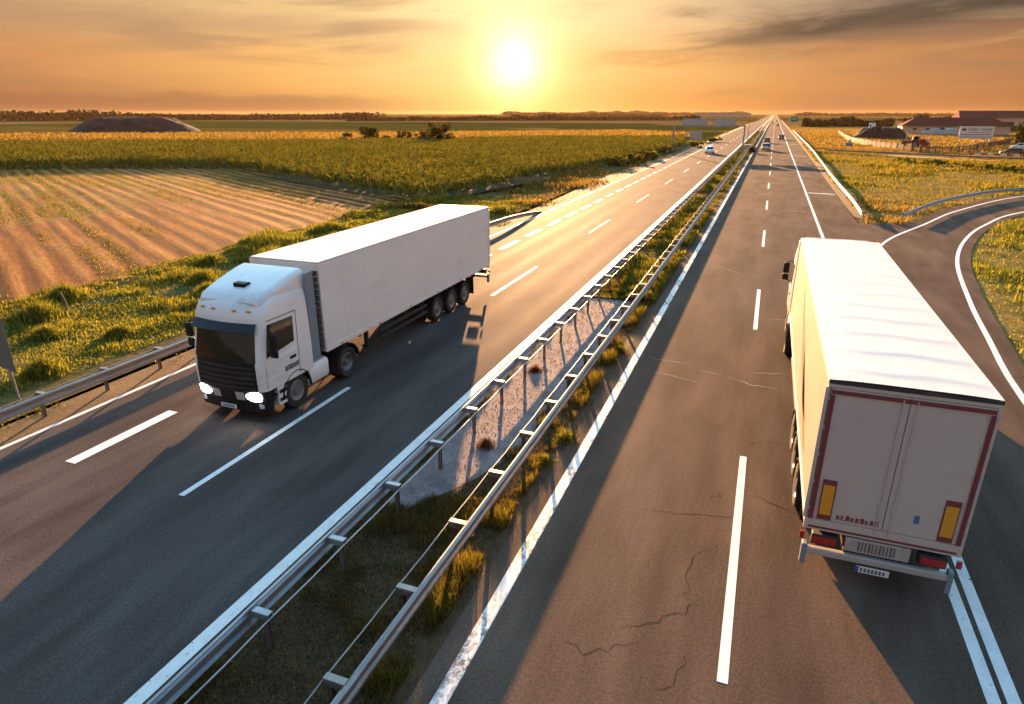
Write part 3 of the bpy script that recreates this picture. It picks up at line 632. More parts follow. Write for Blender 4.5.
# ------------------------------------------------------------------ bushes, trees
def tuft(x, y, h, wd, label, group, mat, n=420, bw=.02):
    z0 = float(gh(x, y)) if x < -19 else -.012; root = empty('grass_tuft', (x, y, z0), label, 'weeds', group)
    rad = np.abs(rng.normal(size=n))*.3*wd; a = rng.uniform(0, 6.28, n); P = np.stack([np.cos(a)*rad, np.sin(a)*rad, np.full(n, -.01)], 1)
    hh = h*rng.uniform(.35, 1.1, n)*np.exp(-(rad/(wd*.55))**2); blades('foliage', P, hh+.02, bw, mat, 1.0, root); return root
def bush(x, y, h, wd, label, name='bush', group=None, n=1500, sz=.28, mat=None, cat='bush', trunk=False, shape=.55):
    z0 = float(gh(x, y)); root = empty(name, (x, y, z0), label, cat, group)
    tb = MB(); tips = []
    th = h*.32 if trunk else .05*h
    if trunk: tb.tube([(0, 0, -.1), (.02*h, 0, th*.6), (0, .02*h, th)], .035*h, 8, .025*h)
    for k in range(9):
        a = rng.uniform(0, 6.28); r = wd*.5*rng.uniform(.2, .8); zt = h*rng.uniform(.45, .9)
        e = (math.cos(a)*r, math.sin(a)*r, zt); tb.tube([(0, 0, th*.9), (e[0]*.45, e[1]*.45, th+(zt-th)*.55), e], .014*h, 6, .004*h); tips.append(e)
    tb.build('trunk', M_BARK, root, smooth=60)
    lob = np.array([(math.cos(a)*wd*.5*r, math.sin(a)*wd*.5*r, h*zz) for a, r, zz in zip(rng.uniform(0, 6.28, 26), rng.uniform(0, .85, 26)**.7, rng.uniform(.16, .82, 26))]+tips)
    lr = rng.uniform(.10, .22, len(lob))*min(h, wd); kk = rng.integers(0, len(lob), n)
    d = rng.normal(size=(n, 3)); d /= np.linalg.norm(d, axis=1)[:, None]; d *= (rng.uniform(.35, 1.05, n)**.6)[:, None]
    C = lob[kk]+d*lr[kk][:, None]*np.array([1, 1, .85]); C[:, 2] = np.clip(C[:, 2], .05, None)
    rn = np.clip(.5*rng.uniform(0, 1, n)+.5*vnoise(kk*7.3, kk*1.7, 1.), 0, 1)
    leafquads(C, sz, mat or F_TREE, 'crown', root, rnd=rn); return root
GB = 'bushes in the maize field'
def bx(px, py, h, wd, label, **k):
    x, y = gp(px, py); return bush(x, y, h, wd, label, group=GB, **k)
bx(348, 141, 2.6, 3.2, 'small round dark bush, alone at one end of the row in the maize', n=900)
bx(369, 143, 4.6, 6.0, 'dense dark bush with a pointed top next to the small round one', n=2000)
bx(384, 144, 2.4, 4.4, 'low spreading bush at the foot of the pointed dark bush', n=900)
bx(405, 142, 3.4, 5.5, 'loose bush in the middle of the row with field showing below', n=1200)
bx(424, 145, 3.6, 6.0, 'broad ragged bush beside the tallest bush', n=1700)
bx(441, 145, 6.0, 7.0, 'tallest bush of the row in the maize field, crown like a small tree', n=2800)
bx(481, 146, 1.7, 10., 'low wide mound of scrub past the tallest bush', n=1400)
GV = 'scrub along the far left verge'
for px, py, h, wd, lb in ((622,167,1.6,4.2,'low dark scrub on the verge beside the maize corner'), (641,163,1.7,4.5,'rounded scrub on the left verge, second from the maize corner'), (655,159,1.5,4.,'scrub bush on the verge below the free-standing sign back'), (668,153,1.5,4.2,'scrub at the foot of the gantry leg'), (700,147,1.4,5.,'low dark scrub behind the square sign back'), (718,142,1.5,6.,'long dark scrub farthest along the left verge')):
    x, y = gp(px, py); bush(x-1.2, y, h, wd, lb, group=GV, n=800, sz=.3, mat=F_GRASS)
GW = 'weedy shrubs on the left verge'
for (x, y, h, wd, lb) in ((-28.2,17.6,.95,2.6,'big leafy weed clump by the wooden fence post'), (-30.2,20.2,.8,2.2,'yellow green weed clump at the edge of the ploughed field'), (-21.4,13.0,.7,1.5,'bright weed bush behind the grey sign back'), (-25.5,16.0,.55,1.6,'low weed clump in the middle of the verge'), (-24.6,23.4,.6,1.8,'weed clump on the verge level with the lorry cab'), (-26.6,24.9,.8,2.0,'leafy weed clump between the two thin fence posts'), (-22.8,17.,.5,1.4,'small weed clump nearest the roadside rail'), (-29.5,28.5,.7,2.2,'weed clump at the field edge above the lorry cab')):
    tuft(x, y, h*1.05, wd*.9, lb, GW, F_LUSH, 1500, .035)
GM = 'tufts in the median'
for (px, py, h, wd, mt, lb) in ((486,446,.24,.55,F_RUST,'rusty brown dead weed tuft alone on the gravel'), (535,371,.22,.5,F_RUST,'brown weed tuft on the gravel farther along the median'), (566,440,.34,.6,F_LUSH,'bright green weed tuft under the right median rail'), (545,425,.26,.45,F_LUSH,'small green tuft where the gravel meets the right rail'), (620,352,.3,.6,F_GRASS,'green tuft under the right rail beside the gravel'), (612,362,.2,.4,F_GRASS,'small low tuft beside the gravel edge'), (545,462,.22,.6,F_LUSH,'yellowish tuft on the dirt beside the worn edge line')):
    x, y = gp(px, py); tuft(x, y, h*1.2, wd, lb, GM, mt, 460, .014)
x, y = gp(752, 153); bush(x, y, 1.3, 1.8, 'dark bush in the median by the gantry leg', n=600, sz=.2)
bush(57.5, 196, 6.4, 7., 'round leafy tree standing behind the parked cars', 'roadside_tree', None, 3000, .4, None, 'tree', True)
for (px, py, h, wd, lb) in ((918,131,7.5,12.,'dark tree rising behind the long low farm shed'), (945,131,6.8,10.,'second tree behind the ridge of the farm shed'), (905,131.5,5.,9.,'low tree at the end of the farm shed')):
    x, y = gp(px, 127.2); bush(x, y, h, wd, lb, 'farm_tree', 'trees behind the farm shed', 1500, .7, None, 'tree', True)
GR = 'dark bushes along the side road bank'
for i, (px, py, lb) in enumerate(((905,163,'low bush on the bank under the side road'), (935,165,'bush on the bank below the picket part of the fence'), (965,168,'bush on the bank below the billboard'), (990,170,'bush on the bank left of the parked cars'), (1015,172,'bush on the bank nearest the right edge'))):
    x, y = gp(px, py); bush(x, y, 1.0, 4.5, lb, 'bush', GR, 700, .22, F_GRASS)

# ------------------------------------------------------------------ guard rails
W_PROF = [(-.02,-.155),(.0,-.15),(.045,-.125),(.045,-.075),(.005,-.04),(.0,0),(.005,.04),(.045,.075),(.045,.125),(.0,.15),(-.02,.155)]
def rail_beam(mb, pts, side, zc=.6, th=.012):
    """W-beam swept along pts (x,y[,z]); side=+1: face to the right of travel"""
    P = np.array([(p[0], p[1], p[2] if len(p) > 2 else 0.) for p in pts]); T = np.gradient(P[:, :2], axis=0); T /= np.linalg.norm(T, axis=1)[:, None]
    Nn = np.stack([T[:, 1], -T[:, 0]], 1)*side; rings = []
    for p, nn in zip(P, Nn):
        a = [(p[0]+nn[0]*d, p[1]+nn[1]*d, p[2]+zc+z) for d, z in W_PROF]
        b = [(p[0]+nn[0]*(d-th), p[1]+nn[1]*(d-th), p[2]+zc+z) for d, z in reversed(W_PROF)]
        rings.append(a+b)
    mb.loft(rings)
M_POSTRUST = steel('rusty_post_steel', (.10, .085, .075), (.19, .165, .15), .9)
def make_rail(label, pts, posts, side, mat, back=.40, postmat=None, cable=True, group='guard rails along the motorway', postoff=None, gap=.02):
    """posts: list of (x,y,angle): the beam point beside each post"""
    p0 = pts[0]; root = empty('guard_rail', (p0[0], p0[1], 0), label, 'guard rail', group)
    loc = lambda x, y: (x-p0[0], y-p0[1])
    mb = MB(); rail_beam(mb, [(*loc(p[0], p[1]), *p[2:]) for p in pts], side); 
    for i in range(2, len(posts), 2):
        x_, y_, an_ = posts[i]
        if math.hypot(x_, y_) > 60: break
        dx_, dy_ = -math.sin(an_), math.cos(an_); xa, ya = loc(x_, y_); zz_ = np.interp(y_, [p[1] for p in pts], [p[2] if len(p) > 2 else 0. for p in pts]) if len(pts[0]) > 2 else 0.
        if zz_ > -.01:
            sb = MB(); rail_beam(sb, [(xa-dx_*.17-side*.005*dy_*0, ya-dy_*.17), (xa+dx_*.17, ya+dy_*.17)], side, .6, .02); sb.v = [(v[0]+side*dy_*.004, v[1]-side*dx_*.004, v[2]) for v in sb.v]
            for zb in (-.1, -.02, .1): 
                for t in (-.1, .1): sb.box(xa+dx_*t-side*.028-.012, xa+dx_*t-side*.028+.012, ya+dy_*t-.014, ya+dy_*t+.014, .6+zb-.014, .6+zb+.014)
            mb.add(sb.v, sb.f)
    mb.build('beam', mat, root, smooth=35)
    a, b = sorted((-side*gap, -side*back)); pm = MB(); px = -side*(back-.09)
    pm.box(px-.035, px+.035, -.045, -.03, -.4, .70); pm.box(px-.035, px+.035, .03, .045, -.4, .70); pm.box(px-.006, px+.006, -.03, .03, -.4, .70)
    sm = MB(); sm.box(a, b, -.06, .06, .704, .73); sm.box(a, b, -.06, -.045, .60, .704); sm.box(a, b, .045, .06, .60, .704)
    post = sp_ = None; rest = MB()
    for i, (x, y, an) in enumerate(posts):
        lx, ly = loc(x, y)
        if i < 98:
            if post is None: post = pm.build('post', postmat or mat, root); sp_ = sm.build('spacer', mat, post, bevel=.006); q = post
            else:
                q = post.copy(); COL.objects.link(q); s2 = sp_.copy(); COL.objects.link(s2); q.parent = root; s2.parent = q
            q.location = (lx, ly, 0); q.rotation_euler = (0, 0, an)
        else:
            rest.box(lx+px-.04, lx+px+.04, ly-.05, ly+.05, 0, .70); rest.box(lx+a, lx+b, ly-.06, ly+.06, .702, .73)
    if rest.v: rest.build('post', mat, root, kind='stuff')
    if cable:
        cm = MB(); cp = []
        for i, (x, y, an) in enumerate(posts):
            lx, ly = loc(x, y); c0 = (lx+math.cos(an)*-side*(back+.015), ly+math.sin(an)*-side*(back+.015))
            cp.append((*c0, .66))
            if i < 30 and i < len(posts)-1:
                nx, ny, na = posts[i+1]; lx2, ly2 = loc(nx, ny); c1 = (lx2+math.cos(na)*-side*(back+.015), ly2+math.sin(na)*-side*(back+.015))
                j = rng.uniform(-.008, .014); cp.append(((c0[0]+c1[0])/2+j*.5, (c0[1]+c1[1])/2, .645-abs(j)))
        cm.tube(cp, .014, 6); cm.build('rail_tube', mat, root, smooth=60)
    return root
def straight(x, y0, y1, k=60): return [(x, y0+(y1-y0)*(i/k)**2) for i in range(k+1)]
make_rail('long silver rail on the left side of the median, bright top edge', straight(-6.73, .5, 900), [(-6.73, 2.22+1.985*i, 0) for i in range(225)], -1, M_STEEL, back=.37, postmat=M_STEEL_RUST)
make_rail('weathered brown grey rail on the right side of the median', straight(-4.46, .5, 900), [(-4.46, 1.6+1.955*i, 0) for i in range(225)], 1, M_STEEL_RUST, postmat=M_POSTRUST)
LLp = [(-17.85, -4.+1.0*i, 0.) for i in range(47)]+[(-17.85, 42.+1.*i, -.0046*i*i) for i in range(1, 13)]
make_rail('short rusty roadside rail behind the left lorry, its far end dipping into the ground', LLp, [(-17.85, 1.0+2*i*.98, 0) for i in range(22)], 1, M_STEEL_RUST, back=.42)
RR = densify([gp(862,212,.75), gp(857,204,.75), gp(850,195,.75), gp(840,184,.75), gp(830,172,.75), gp(813,150,.75), (8.4,200), (8.4,330)], 2.)
def post_along(pts, step):
    P = np.array(pts); s = np.concatenate([[0], np.cumsum(np.linalg.norm(np.diff(P, axis=0), axis=1))]); out = []
    for d in np.arange(.6, s[-1], step):
        x = np.interp(d, s, P[:, 0]); y = np.interp(d, s, P[:, 1]); x2 = np.interp(d+.3, s, P[:, 0]); y2 = np.interp(d+.3, s, P[:, 1])
        out.append((x, y, math.atan2(y2-y, x2-x)-math.pi/2))
    return out
make_rail('pale rail along the right shoulder, starting at the gore of the ramp', RR, post_along(RR, 4.), -1, M_STEEL, back=.3, cable=False)
RP = densify([gp(905,213,.75), gp(920,207,.75), gp(940,200,.75), gp(980,192,.75), gp(1024,187,.75), (40,101), (64,121)], 2.)
make_rail('grey curved rail beside the dry meadow, following the ramp bend', RP, post_along(RP, 4.), 1, M_STEEL, back=.3, cable=False)

# ------------------------------------------------------------------ lorries
def lerp(a, b, t): return a+(b-a)*t
class Cab:
    """front body of a lorry: horizontal outlines at several heights; panels follow its surface"""
    def __init__(s, yF):
        s.yF = yF
        s.lv = [(.55,1.20,yF-.06,yF-2.2,.24),(.95,1.215,yF,yF-2.2,.24),(1.30,1.22,yF+.01,yF-2.2,.24),(1.75,1.22,yF-.01,yF-2.2,.26),(2.05,1.21,yF-.07,yF-2.2,.27),(2.75,1.19,yF-.22,yF-2.2,.28),
                (2.95,1.18,yF-.25,yF-2.2,.28),(3.20,1.15,yF-.38,yF-2.22,.30),(3.38,1.08,yF-.58,yF-2.24,.32)]
    def ring(s, z):
        L = s.lv; z = min(max(z, L[0][0]), L[-1][0])
        for a, b in zip(L[:-1], L[1:]):
            if z <= b[0]: t = (z-a[0])/(b[0]-a[0]); _, w_, yf, yb, r = [lerp(p, q, t) for p, q in zip(a, b)]; break
        bow = .10; pts = []
        for i in range(8): pts.append((-w_, lerp(yb, yf-bow-r, i/8)))
        for i in range(7): t = i/6*math.pi/2; pts.append((-w_+r-r*math.cos(t), yf-bow-r+r*math.sin(t)))
        for i in range(1, 10):
            x = lerp(-w_+r, w_-r, i/10); pts.append((x, yf-bow*(x/(w_-r))**2))
        for i in range(7): t = i/6*math.pi/2; pts.append((w_-r+r*math.sin(t), yf-bow-r+r*math.cos(t)))
        for i in range(1, 9): pts.append((w_, lerp(yf-bow-r, yb, i/8)))
        return pts                                                     # 39 points: side 0-8, corner 8-14, front 14-24, corner 24-30, side 30-38
    def at(s, u, z, off):
        p = s.ring(z); i = min(int(u), len(p)-2); t = u-i; a, b = p[i], p[i+1]
        x, y = lerp(a[0], b[0], t), lerp(a[1], b[1], t); dx, dy = b[0]-a[0], b[1]-a[1]; d = math.hypot(dx, dy) or 1
        return (x-dy/d*off, y+dx/d*off, z)
    def patch(s, mb, u0, u1, z0, z1, off=.01, nu=12, nz=4, z0b=None, z1b=None):
        """panel lying off metres outside the surface; z0b/z1b: heights at the u1 end"""
        z0b = z0 if z0b is None else z0b; z1b = z1 if z1b is None else z1b
        g = [[s.at(lerp(u0, u1, i/nu), lerp(lerp(z0, z0b, i/nu), lerp(z1, z1b, i/nu), j/nz), off) for i in range(nu+1)] for j in range(nz+1)]
        gi = [[s.at(lerp(u0, u1, i/nu), lerp(lerp(z0, z0b, i/nu), lerp(z1, z1b, i/nu), j/nz), -.012) for i in range(nu+1)] for j in range(nz+1)]
        mb.loft(g, closed=False); 
        per = lambda G: G[0]+[r[-1] for r in G[1:]]+G[-1][-2::-1]+[r[0] for r in G[-2:0:-1]]
        mb.loft([per(g), per(gi)], closed=True, caps=False); return mb
    def mirror(s, u): return 38-u

def wheel(root, x, y, r, wd, dish, name='wheel'):
    sgn = 1 if x > 0 else -1; t = MB(); rr = r*.60
    prof = [(rr,-wd*.42),(r*.86,-wd*.5),(r*.96,-wd*.44),(r,-wd*.30),(r,wd*.30),(r*.96,wd*.44),(r*.86,wd*.5),(rr,wd*.42),(rr,-wd*.42)]
    t.lathe([(a, sgn*b) for a, b in prof], (x, y, r), 'x', 32)
    for k in (-.2, -.07, .07, .2): t.lathe([(r+.001, wd*k-.006), (r+.006, wd*k-.006), (r+.006, wd*k+.006), (r+.001, wd*k+.006)], (x, y, r), 'x', 32)
    o = t.build(name, M_TYRE, root, smooth=40)
    m_ = MB(); f = sgn*wd*.40
    m_.lathe([(rr+.004, f), (rr*.94, f+sgn*.015), (rr*.88, f-sgn*dish*.3), (rr*.55, f-sgn*dish), (rr*.5, f-sgn*dish), (rr*.36, f-sgn*dish*.5), (rr*.34, f+sgn*.02), (.0, f+sgn*.03)], (x, y, r), 'x', 28)
    for k in range(10):
        a = k*math.pi/5; m_.lathe([(.016, 0), (.016, sgn*.03), (0, sgn*.032)], (x+f-sgn*dish, y+math.cos(a)*rr*.45, r+math.sin(a)*rr*.45), 'x', 6)
    m_.build('rim', M_RIM, o, smooth=35); return o

def mudguard(root, x, y, r, wd, a0, a1, mat=M_BLACK):
    m_ = MB(); h = wd/2
    m_.lathe([(r, -h), (r, h), (r-.03, h), (r-.03, -h), (r, -h)], (x, y, r*.84), 'x', 14, a0, a1); return m_.build('mudguard', mat, root, smooth=40)

def make_truck(label, loc, rz, L, half, kind):
    root = empty('lorry', loc, label, 'lorry', None, rz); yF = L+2.85; Hh = 3.95; fl = 1.2
    # --- cab
    cb = Cab(yF); mb = MB(); zs = [.95,1.1,1.3,1.55,1.75,1.9,2.05,2.3,2.55,2.75,2.85,2.95,3.08,3.20,3.29,3.38]
    mb.loft([[(x, y, z) for x, y in cb.ring(z)] for z in zs]); cab = mb.build('cab', M_WHITE, root, smooth=38)
    lo = MB(); lo.loft([[(x, y, z) for x, y in cb.ring(z) if y > yF-.62] for z in (.32,.55,.75,.948)]); lo.build('bumper', M_BLACK, cab, smooth=38)
    g = MB(); cb.patch(g, 13.2, 24.8, 1.76, 2.74, .012, 22, 6); g.build('windscreen', M_GLASS, cab, smooth=40)
    for mir in (False, True):
        U = (lambda u: 38-u) if mir else (lambda u: u)
        g = MB(); cb.patch(g, U(3.3), U(8.9), 2.02, 2.72, .012, 14, 4, 1.86, 2.74); g.build('side_window', M_GLASS, cab, smooth=40)
        d = MB(); cb.patch(d, U(2.55), U(2.62), 1.0, 2.85, .006, 2, 8); cb.patch(d, U(9.2), U(9.3), 1.0, 1.75, .006, 2, 4); cb.patch(d, U(2.6), U(9.2), 2.83, 2.85, .006, 10, 1); d.build('door_seam', M_BLACK, cab)
        hd = MB(); cb.patch(hd, U(3.2), U(4.2), 1.55, 1.62, .03, 3, 2); hd.build('door_handle', M_BLACK, cab)
        pr = MB()
        for k, (a, b, z0, z1) in enumerate(((2.75,3.1,1.42,1.60),(3.16,3.5,1.41,1.58),(3.56,3.8,1.42,1.6),(3.86,4.3,1.41,1.59),(4.36,4.65,1.42,1.6),(4.72,5.2,1.41,1.58))): cb.patch(pr, U(a), U(b), z0-.16, z1-.19, .004, 2, 2)
        pr.build('door_print', M_INK, cab)
        lr_ = MB(); cb.patch(lr_, U(16.3), U(17.6), .66, .90, .012, 4, 3); lr_.build('indicator_light', M_CLEAR, cab, smooth=40)
        fl_ = MB(); cb.patch(fl_, U(3.), U(9.4), 1.70, 1.78, .02, 12, 2, 1.62, 1.70); fl_.build('side_strake', M_WHITE, cab, smooth=40)
        hl = MB(); rr_ = [[cb.at(U(14.2+1.75*q*math.cos(t)), .79+.15*q*math.sin(t), .016+.03*(1-q*q)) for t in [k*2*math.pi/20 for k in range(20)]] for q in (1., .75, .45, .02)]
        hl.loft(rr_); hh_ = MB(); cb.patch(hh_, U(11.4), U(16.4), .60, .949, .006, 12, 4, .64, .949); hh_.build('headlight_housing', M_CHASSIS, cab, smooth=40); hl.build('headlight', M_LAMP if kind == 'box' else M_CLEAR, cab, smooth=40)
        fg = MB(); cb.patch(fg, U(12.4), U(14.2), .44, .56, .012, 5, 3); fg.build('fog_light', M_CLEAR, cab, smooth=40)
        sx = 1 if mir else -1
        ar = MB(); ar.tube([(sx*1.18, yF-.55, 2.62), (sx*1.38, yF-.42, 2.62), (sx*1.42, yF-.42, 2.3)], .02, 6); ar.tube([(sx*1.2, yF-.6, 1.86), (sx*1.38, yF-.42, 1.9), (sx*1.42, yF-.42, 2.1)], .02, 6)
        mi = MB(); mi.box(sx*1.31, sx*1.53, yF-.48, yF-.36, 2.16, 2.56); mi.box(sx*1.31, sx*1.53, yF-.47, yF-.37, 1.88, 2.12)
        mo = mi.build('mirror', M_BLACK, cab, bevel=.035, smooth=40); ar.build('mirror_arm', M_BLACK, mo, smooth=60)
        st = MB(); st.box(sx*.95, sx*1.18, yF-1.02, yF-.64, .34, .93); o_ = st.build('step_panel', M_WHITE, root, bevel=.03)
        ss = MB(); ss.box(sx*1.0, sx*1.188, yF-1.0, yF-.68, .46, .56); ss.box(sx*1.0, sx*1.188, yF-1.0, yF-.68, .70, .80); ss.build('step', M_BLACK, o_)
        # side deflector between cab and trailer, with dark ribbed bellows behind
        sdm = MB(); sdm.prism([(sx*1.215, yF-2.22), (sx*1.19, yF-2.62), (sx*1.165, yF-2.62), (sx*1.17, yF-2.22)], 'z', 1.15, 3.75); sdm.build('side_deflector', M_GREYBLUE, root, bevel=.01)
        bl = MB()
        for k in range(13): z = 1.3+k*.19; bl.box(sx*1.06, sx*1.20, yF-2.80, yF-2.63, z, z+.13)
        bl.build('gap_bellows', M_CHASSIS, root)
    gr = MB(); cb.patch(gr, 13.6, 24.4, .955, 1.755, .008, 18, 4); gro = gr.build('grille', M_BLACK, cab, smooth=40)
    sm_ = MB()
    for k in range(5): z = 1.02+k*.145; cb.patch(sm_, 14.2, 23.8, z, z+.045, .028, 14, 1)
    sm_.build('grille_bar', M_CHASSIS, gro)
    np_ = MB(); np_.box(-.26, .26, yF+.005, yF+.02, .40, .52); nq_ = np_.build('front_number_plate', M_PLATE, cab); np_ = MB()
    for k in range(7): np_.box(-.20+k*.058, -.166+k*.058, yF+.0205, yF+.024, .425, .495)
    np_.build('plate_characters', M_INK, nq_)
    wp = MB(); 
    for a, b in ((15.3, 18.4), (19.2, 22.3)):
        wp.tube([cb.at(lerp(a, b, t/6), 1.78+.05*math.sin(t), .03) for t in range(7)], .012, 6)
    wp.build('wiper', M_BLACK, cab)
    vs = MB(); g0 = [cb.at(lerp(12.6, 25.4, i/16), 2.80, .02) for i in range(17)]; g1 = [cb.at(lerp(12.6, 25.4, i/16), 2.60, .17) for i in range(17)]
    g2 = [cb.at(lerp(12.6, 25.4, i/16), 2.58, .155) for i in range(17)]; vs.loft([g0, g1, g2], closed=False); vs.build('sun_visor', M_VISOR, cab, smooth=40)
    lt = MB()
    for u in (14.6, 17., 21., 23.4): p = cb.at(u, 3.1, .015); lt.box(p[0]-.06, p[0]+.06, p[1]-.03, p[1]+.02, 3.08, 3.12)
    lt.build('roof_marker_light', M_ORANGE, cab)
    # roof deflector: sections along the cab, rising to the trailer's height
    rd = MB(); rings = []
    for y, w_, z1 in ((-.50,.98,3.30),(-.62,1.03,3.42),(-.9,1.06,3.53),(-1.3,1.08,3.65),(-1.75,1.09,3.77),(-2.1,1.09,3.85),(-2.32,1.09,3.88)):
        r = .16; z0 = 3.12; pts = [(-w_, z0)]+[(-w_+r-r*math.cos(t), z1-r+r*math.sin(t)) for t in np.linspace(0, math.pi/2, 6)]+[(w_-r+r*math.sin(t), z1-r+r*math.cos(t)) for t in np.linspace(0, math.pi/2, 6)]+[(w_, z0)]
        rings.append([(x, yF+y, max(z, z0)) for x, z in pts])
    rd.loft(rings); rdo = rd.build('roof_deflector', M_WHITE, cab, smooth=40)
    ht = MB(); ht.prism([(-.22, yF-1.22), (.22, yF-1.22), (.19, yF-.98), (-.19, yF-.98)], 'z', 3.50, 3.665); ht.build('roof_hatch', M_BLACK, rdo, bevel=.02)
    # --- chassis, tank, catwalk
    ch = MB(); 
    for sx in (-1, 1): ch.box(sx*.38-.04, sx*.38+.04, L-3.4, yF-.5, .72, .98)
    ch.box(-.36, .36, L-2.9, L-.4, .80, .93); ch.box(-.9, .9, yF-1.9, yF-.7, .5, .93); ch.box(-1.0, 1.0, yF-2.5, yF-2.25, .7, 1.1)
    ch.tube([(-1.0, yF-1.4, .52), (1.0, yF-1.4, .52)], .08, 8); ch.tube([(-.95, L-.85-.15, .52), (.95, L-1., .52)], .09, 8)
    ch.build('tractor_chassis', M_CHASSIS, root)
    for sx in (-1, 1):
        tk = MB(); tk.prism([(sx*(.58+.58*0), .42), (sx*1.12, .40), (sx*1.18, .50), (sx*1.19, .92), (sx*1.12, 1.02), (sx*.6, 1.02)], 'y', L-.10, yF-2.0)
        tk.build('side_skirt', M_WHITE, root, bevel=.04, smooth=40)
        wheel(root, sx*1.04, yF-1.42, .51, .31, .04); wheel(root, sx*.98, L-1.0, .51, .56, .16)
        mudguard(root, sx*1.04, yF-1.42, .62, .36, R(-5), R(185)); mudguard(root, sx*.98, L-1.0, .62, .60, R(5), R(175))
    # --- trailer
    body = MB(); body.box(-half, half, 0, L, fl, Hh-.05)
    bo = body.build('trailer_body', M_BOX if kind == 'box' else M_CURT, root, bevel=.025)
    rf = MB()
    if kind == 'box':
        rf.box(-half-.004, half+.004, -.003, L+.004, Hh-.05, Hh)
        rf.build('trailer_roof', M_ROOFW, bo, bevel=.02)
    else:                                                              # sheet roof drawn over hoops: gentle ribs, sagging a little in between
        nx, ny = 13, 190; V = []
        for j in range(ny):
            y = -.01+(L+.02)*j/(ny-1); ph = (y % 1.12)/1.12; wv = .026*math.exp(-((ph-.5)/.16)**2)*min(1., max(0., (y-.1)/.6))
            V.append([(lerp(-half-.01, half+.01, i/(nx-1)), y+(.05*math.sin(i*.9+y))*min(1., max(0., y/.6)), Hh-.02+(.02+wv*math.exp(-y/9.))*(1-abs(2*i/(nx-1)-1)**4)) for i in range(nx)])
        rf.loft(V, closed=False); top_ = [V[j][0] for j in range(ny)]
        rf.box(-half-.012, -half+.03, -.012, L+.01, Hh-.10, Hh-.015); rf.box(half-.03, half+.012, -.012, L+.01, Hh-.10, Hh-.015)
        rf.build('trailer_roof', M_ROOFW, bo, smooth=60)
    tr = MB()
    if kind == 'box':
        for sx in (-1, 1):
            tr.box(sx*half-.012, sx*half+.012, .02, L-.02, fl-.02, fl+.13)
            tr.box(sx*half-.02, sx*half+.02, L-.09, L+.012, fl+.13, Hh-.06); tr.box(sx*half-.02, sx*half+.02, -.012, .09, fl+.13, Hh-.06)
        tr.build('trim_rail', M_BOX, bo, bevel=.006)
        for sx in (-1, 1):
            for k in range(6): am = MB(); am.box(sx*(half+.012), sx*(half+.03), .9+k*2.2, 1.02+k*2.2, fl+.02, fl+.065); am.build('side_marker_light', M_ORANGE, bo)
            se = MB()
            for k in range(1, 11): y = L*k/11; se.box(sx*half-.001, sx*half+.0025, y-.006, y+.006, fl+.15, Hh-.08)
            se.build('panel_joint', M_JOINT, bo)
    else:
        for sx in (-1, 1):
            tr.box(sx*half-.01, sx*half+.014, .03, L-.02, fl-.03, fl+.10); tr.box(sx*half-.03, sx*half+.016, L-.1, L+.012, fl+.1, Hh-.11)
            bk = MB()
            for k in range(22): y = .4+k*.6; bk.box(sx*half+.002, sx*half+.016, y-.025, y+.025, fl+.102, fl+.62); bk.box(sx*half+.002, sx*half+.03, y-.035, y+.035, fl+.2, fl+.30)
            bk.build('curtain_buckle', M_CHASSIS, bo)
        tr.build('trim_rail', M_BOX, bo, bevel=.006)
        sw = MB()                                                      # brownish swoosh print on the curtain
        for (y0, y1, z0, z1, wv) in ((2.6, 8.4, 1.9, 3.4, .5), (1.8, 5.6, 1.6, 2.7, .3)):
            A_ = []
            for i in range(25):
                t = i/24; yy = lerp(y0, y1, t); zz = lerp(z0, z1, t**1.6); h_ = wv*math.sin(math.pi*t)**.8; A_.append([(-half-.004, yy, zz-h_/2), (-half-.004, yy, zz+h_/2)])
            sw.loft(A_, closed=False)
        sw.build('curtain_print', simple('brown_curtain_print', (.24, .115, .06), .5, var=.1), bo)
    # rear end
    dr = MB()
    for sx in (-1, 1):
        dr = MB(); dr.box(min(sx*.006, sx*(half-.05)), max(sx*.006, sx*(half-.05)), -.035, -.004, fl+.12, Hh-.16)
        d_ = dr.build('rear_door', M_DOORW if kind != 'box' else M_BOX, bo, bevel=.008)
        lr = MB()
        for xx in ((.28, .78) if kind == 'box' else (.10,)): lr.tube([(sx*xx, -.055, fl+.03), (sx*xx, -.055, Hh-.2)], .010, 6); lr.box(sx*xx-.03, sx*xx+.03, -.07, -.036, fl+.55, fl+.62)
        lr.build('lock_rod', M_DOORW if kind != 'box' else M_BUMP, d_)
        for k in range(5):
            hg = MB(); z = fl+.3+k*.52; hg.box(sx*(half-.14), sx*(half-.01), -.05, -.036, z, z+.06); hg.build('hinge', M_BUMP, d_)
    if kind != 'box': tb_ = MB(); tb_.box(-half-.014, half+.014, -.034, .022, Hh-.085, Hh-.028); tb_.build('rear_rain_seal', M_CHASSIS, bo)
    fr = MB(); fr.box(-half-.012, half+.012, -.03, .02, Hh-.15, Hh-(.087 if kind != 'box' else .03)); fr.box(-half-.012, half+.012, -.04, .02, fl-.10, fl+.11)
    for sx in (-1, 1): fr.box(sx*half-.045, sx*half+.016, -.03, .03, fl+.11, Hh-.15)
    fr.build('rear_frame', M_DOORW if kind != 'box' else M_BOX, bo, bevel=.006)
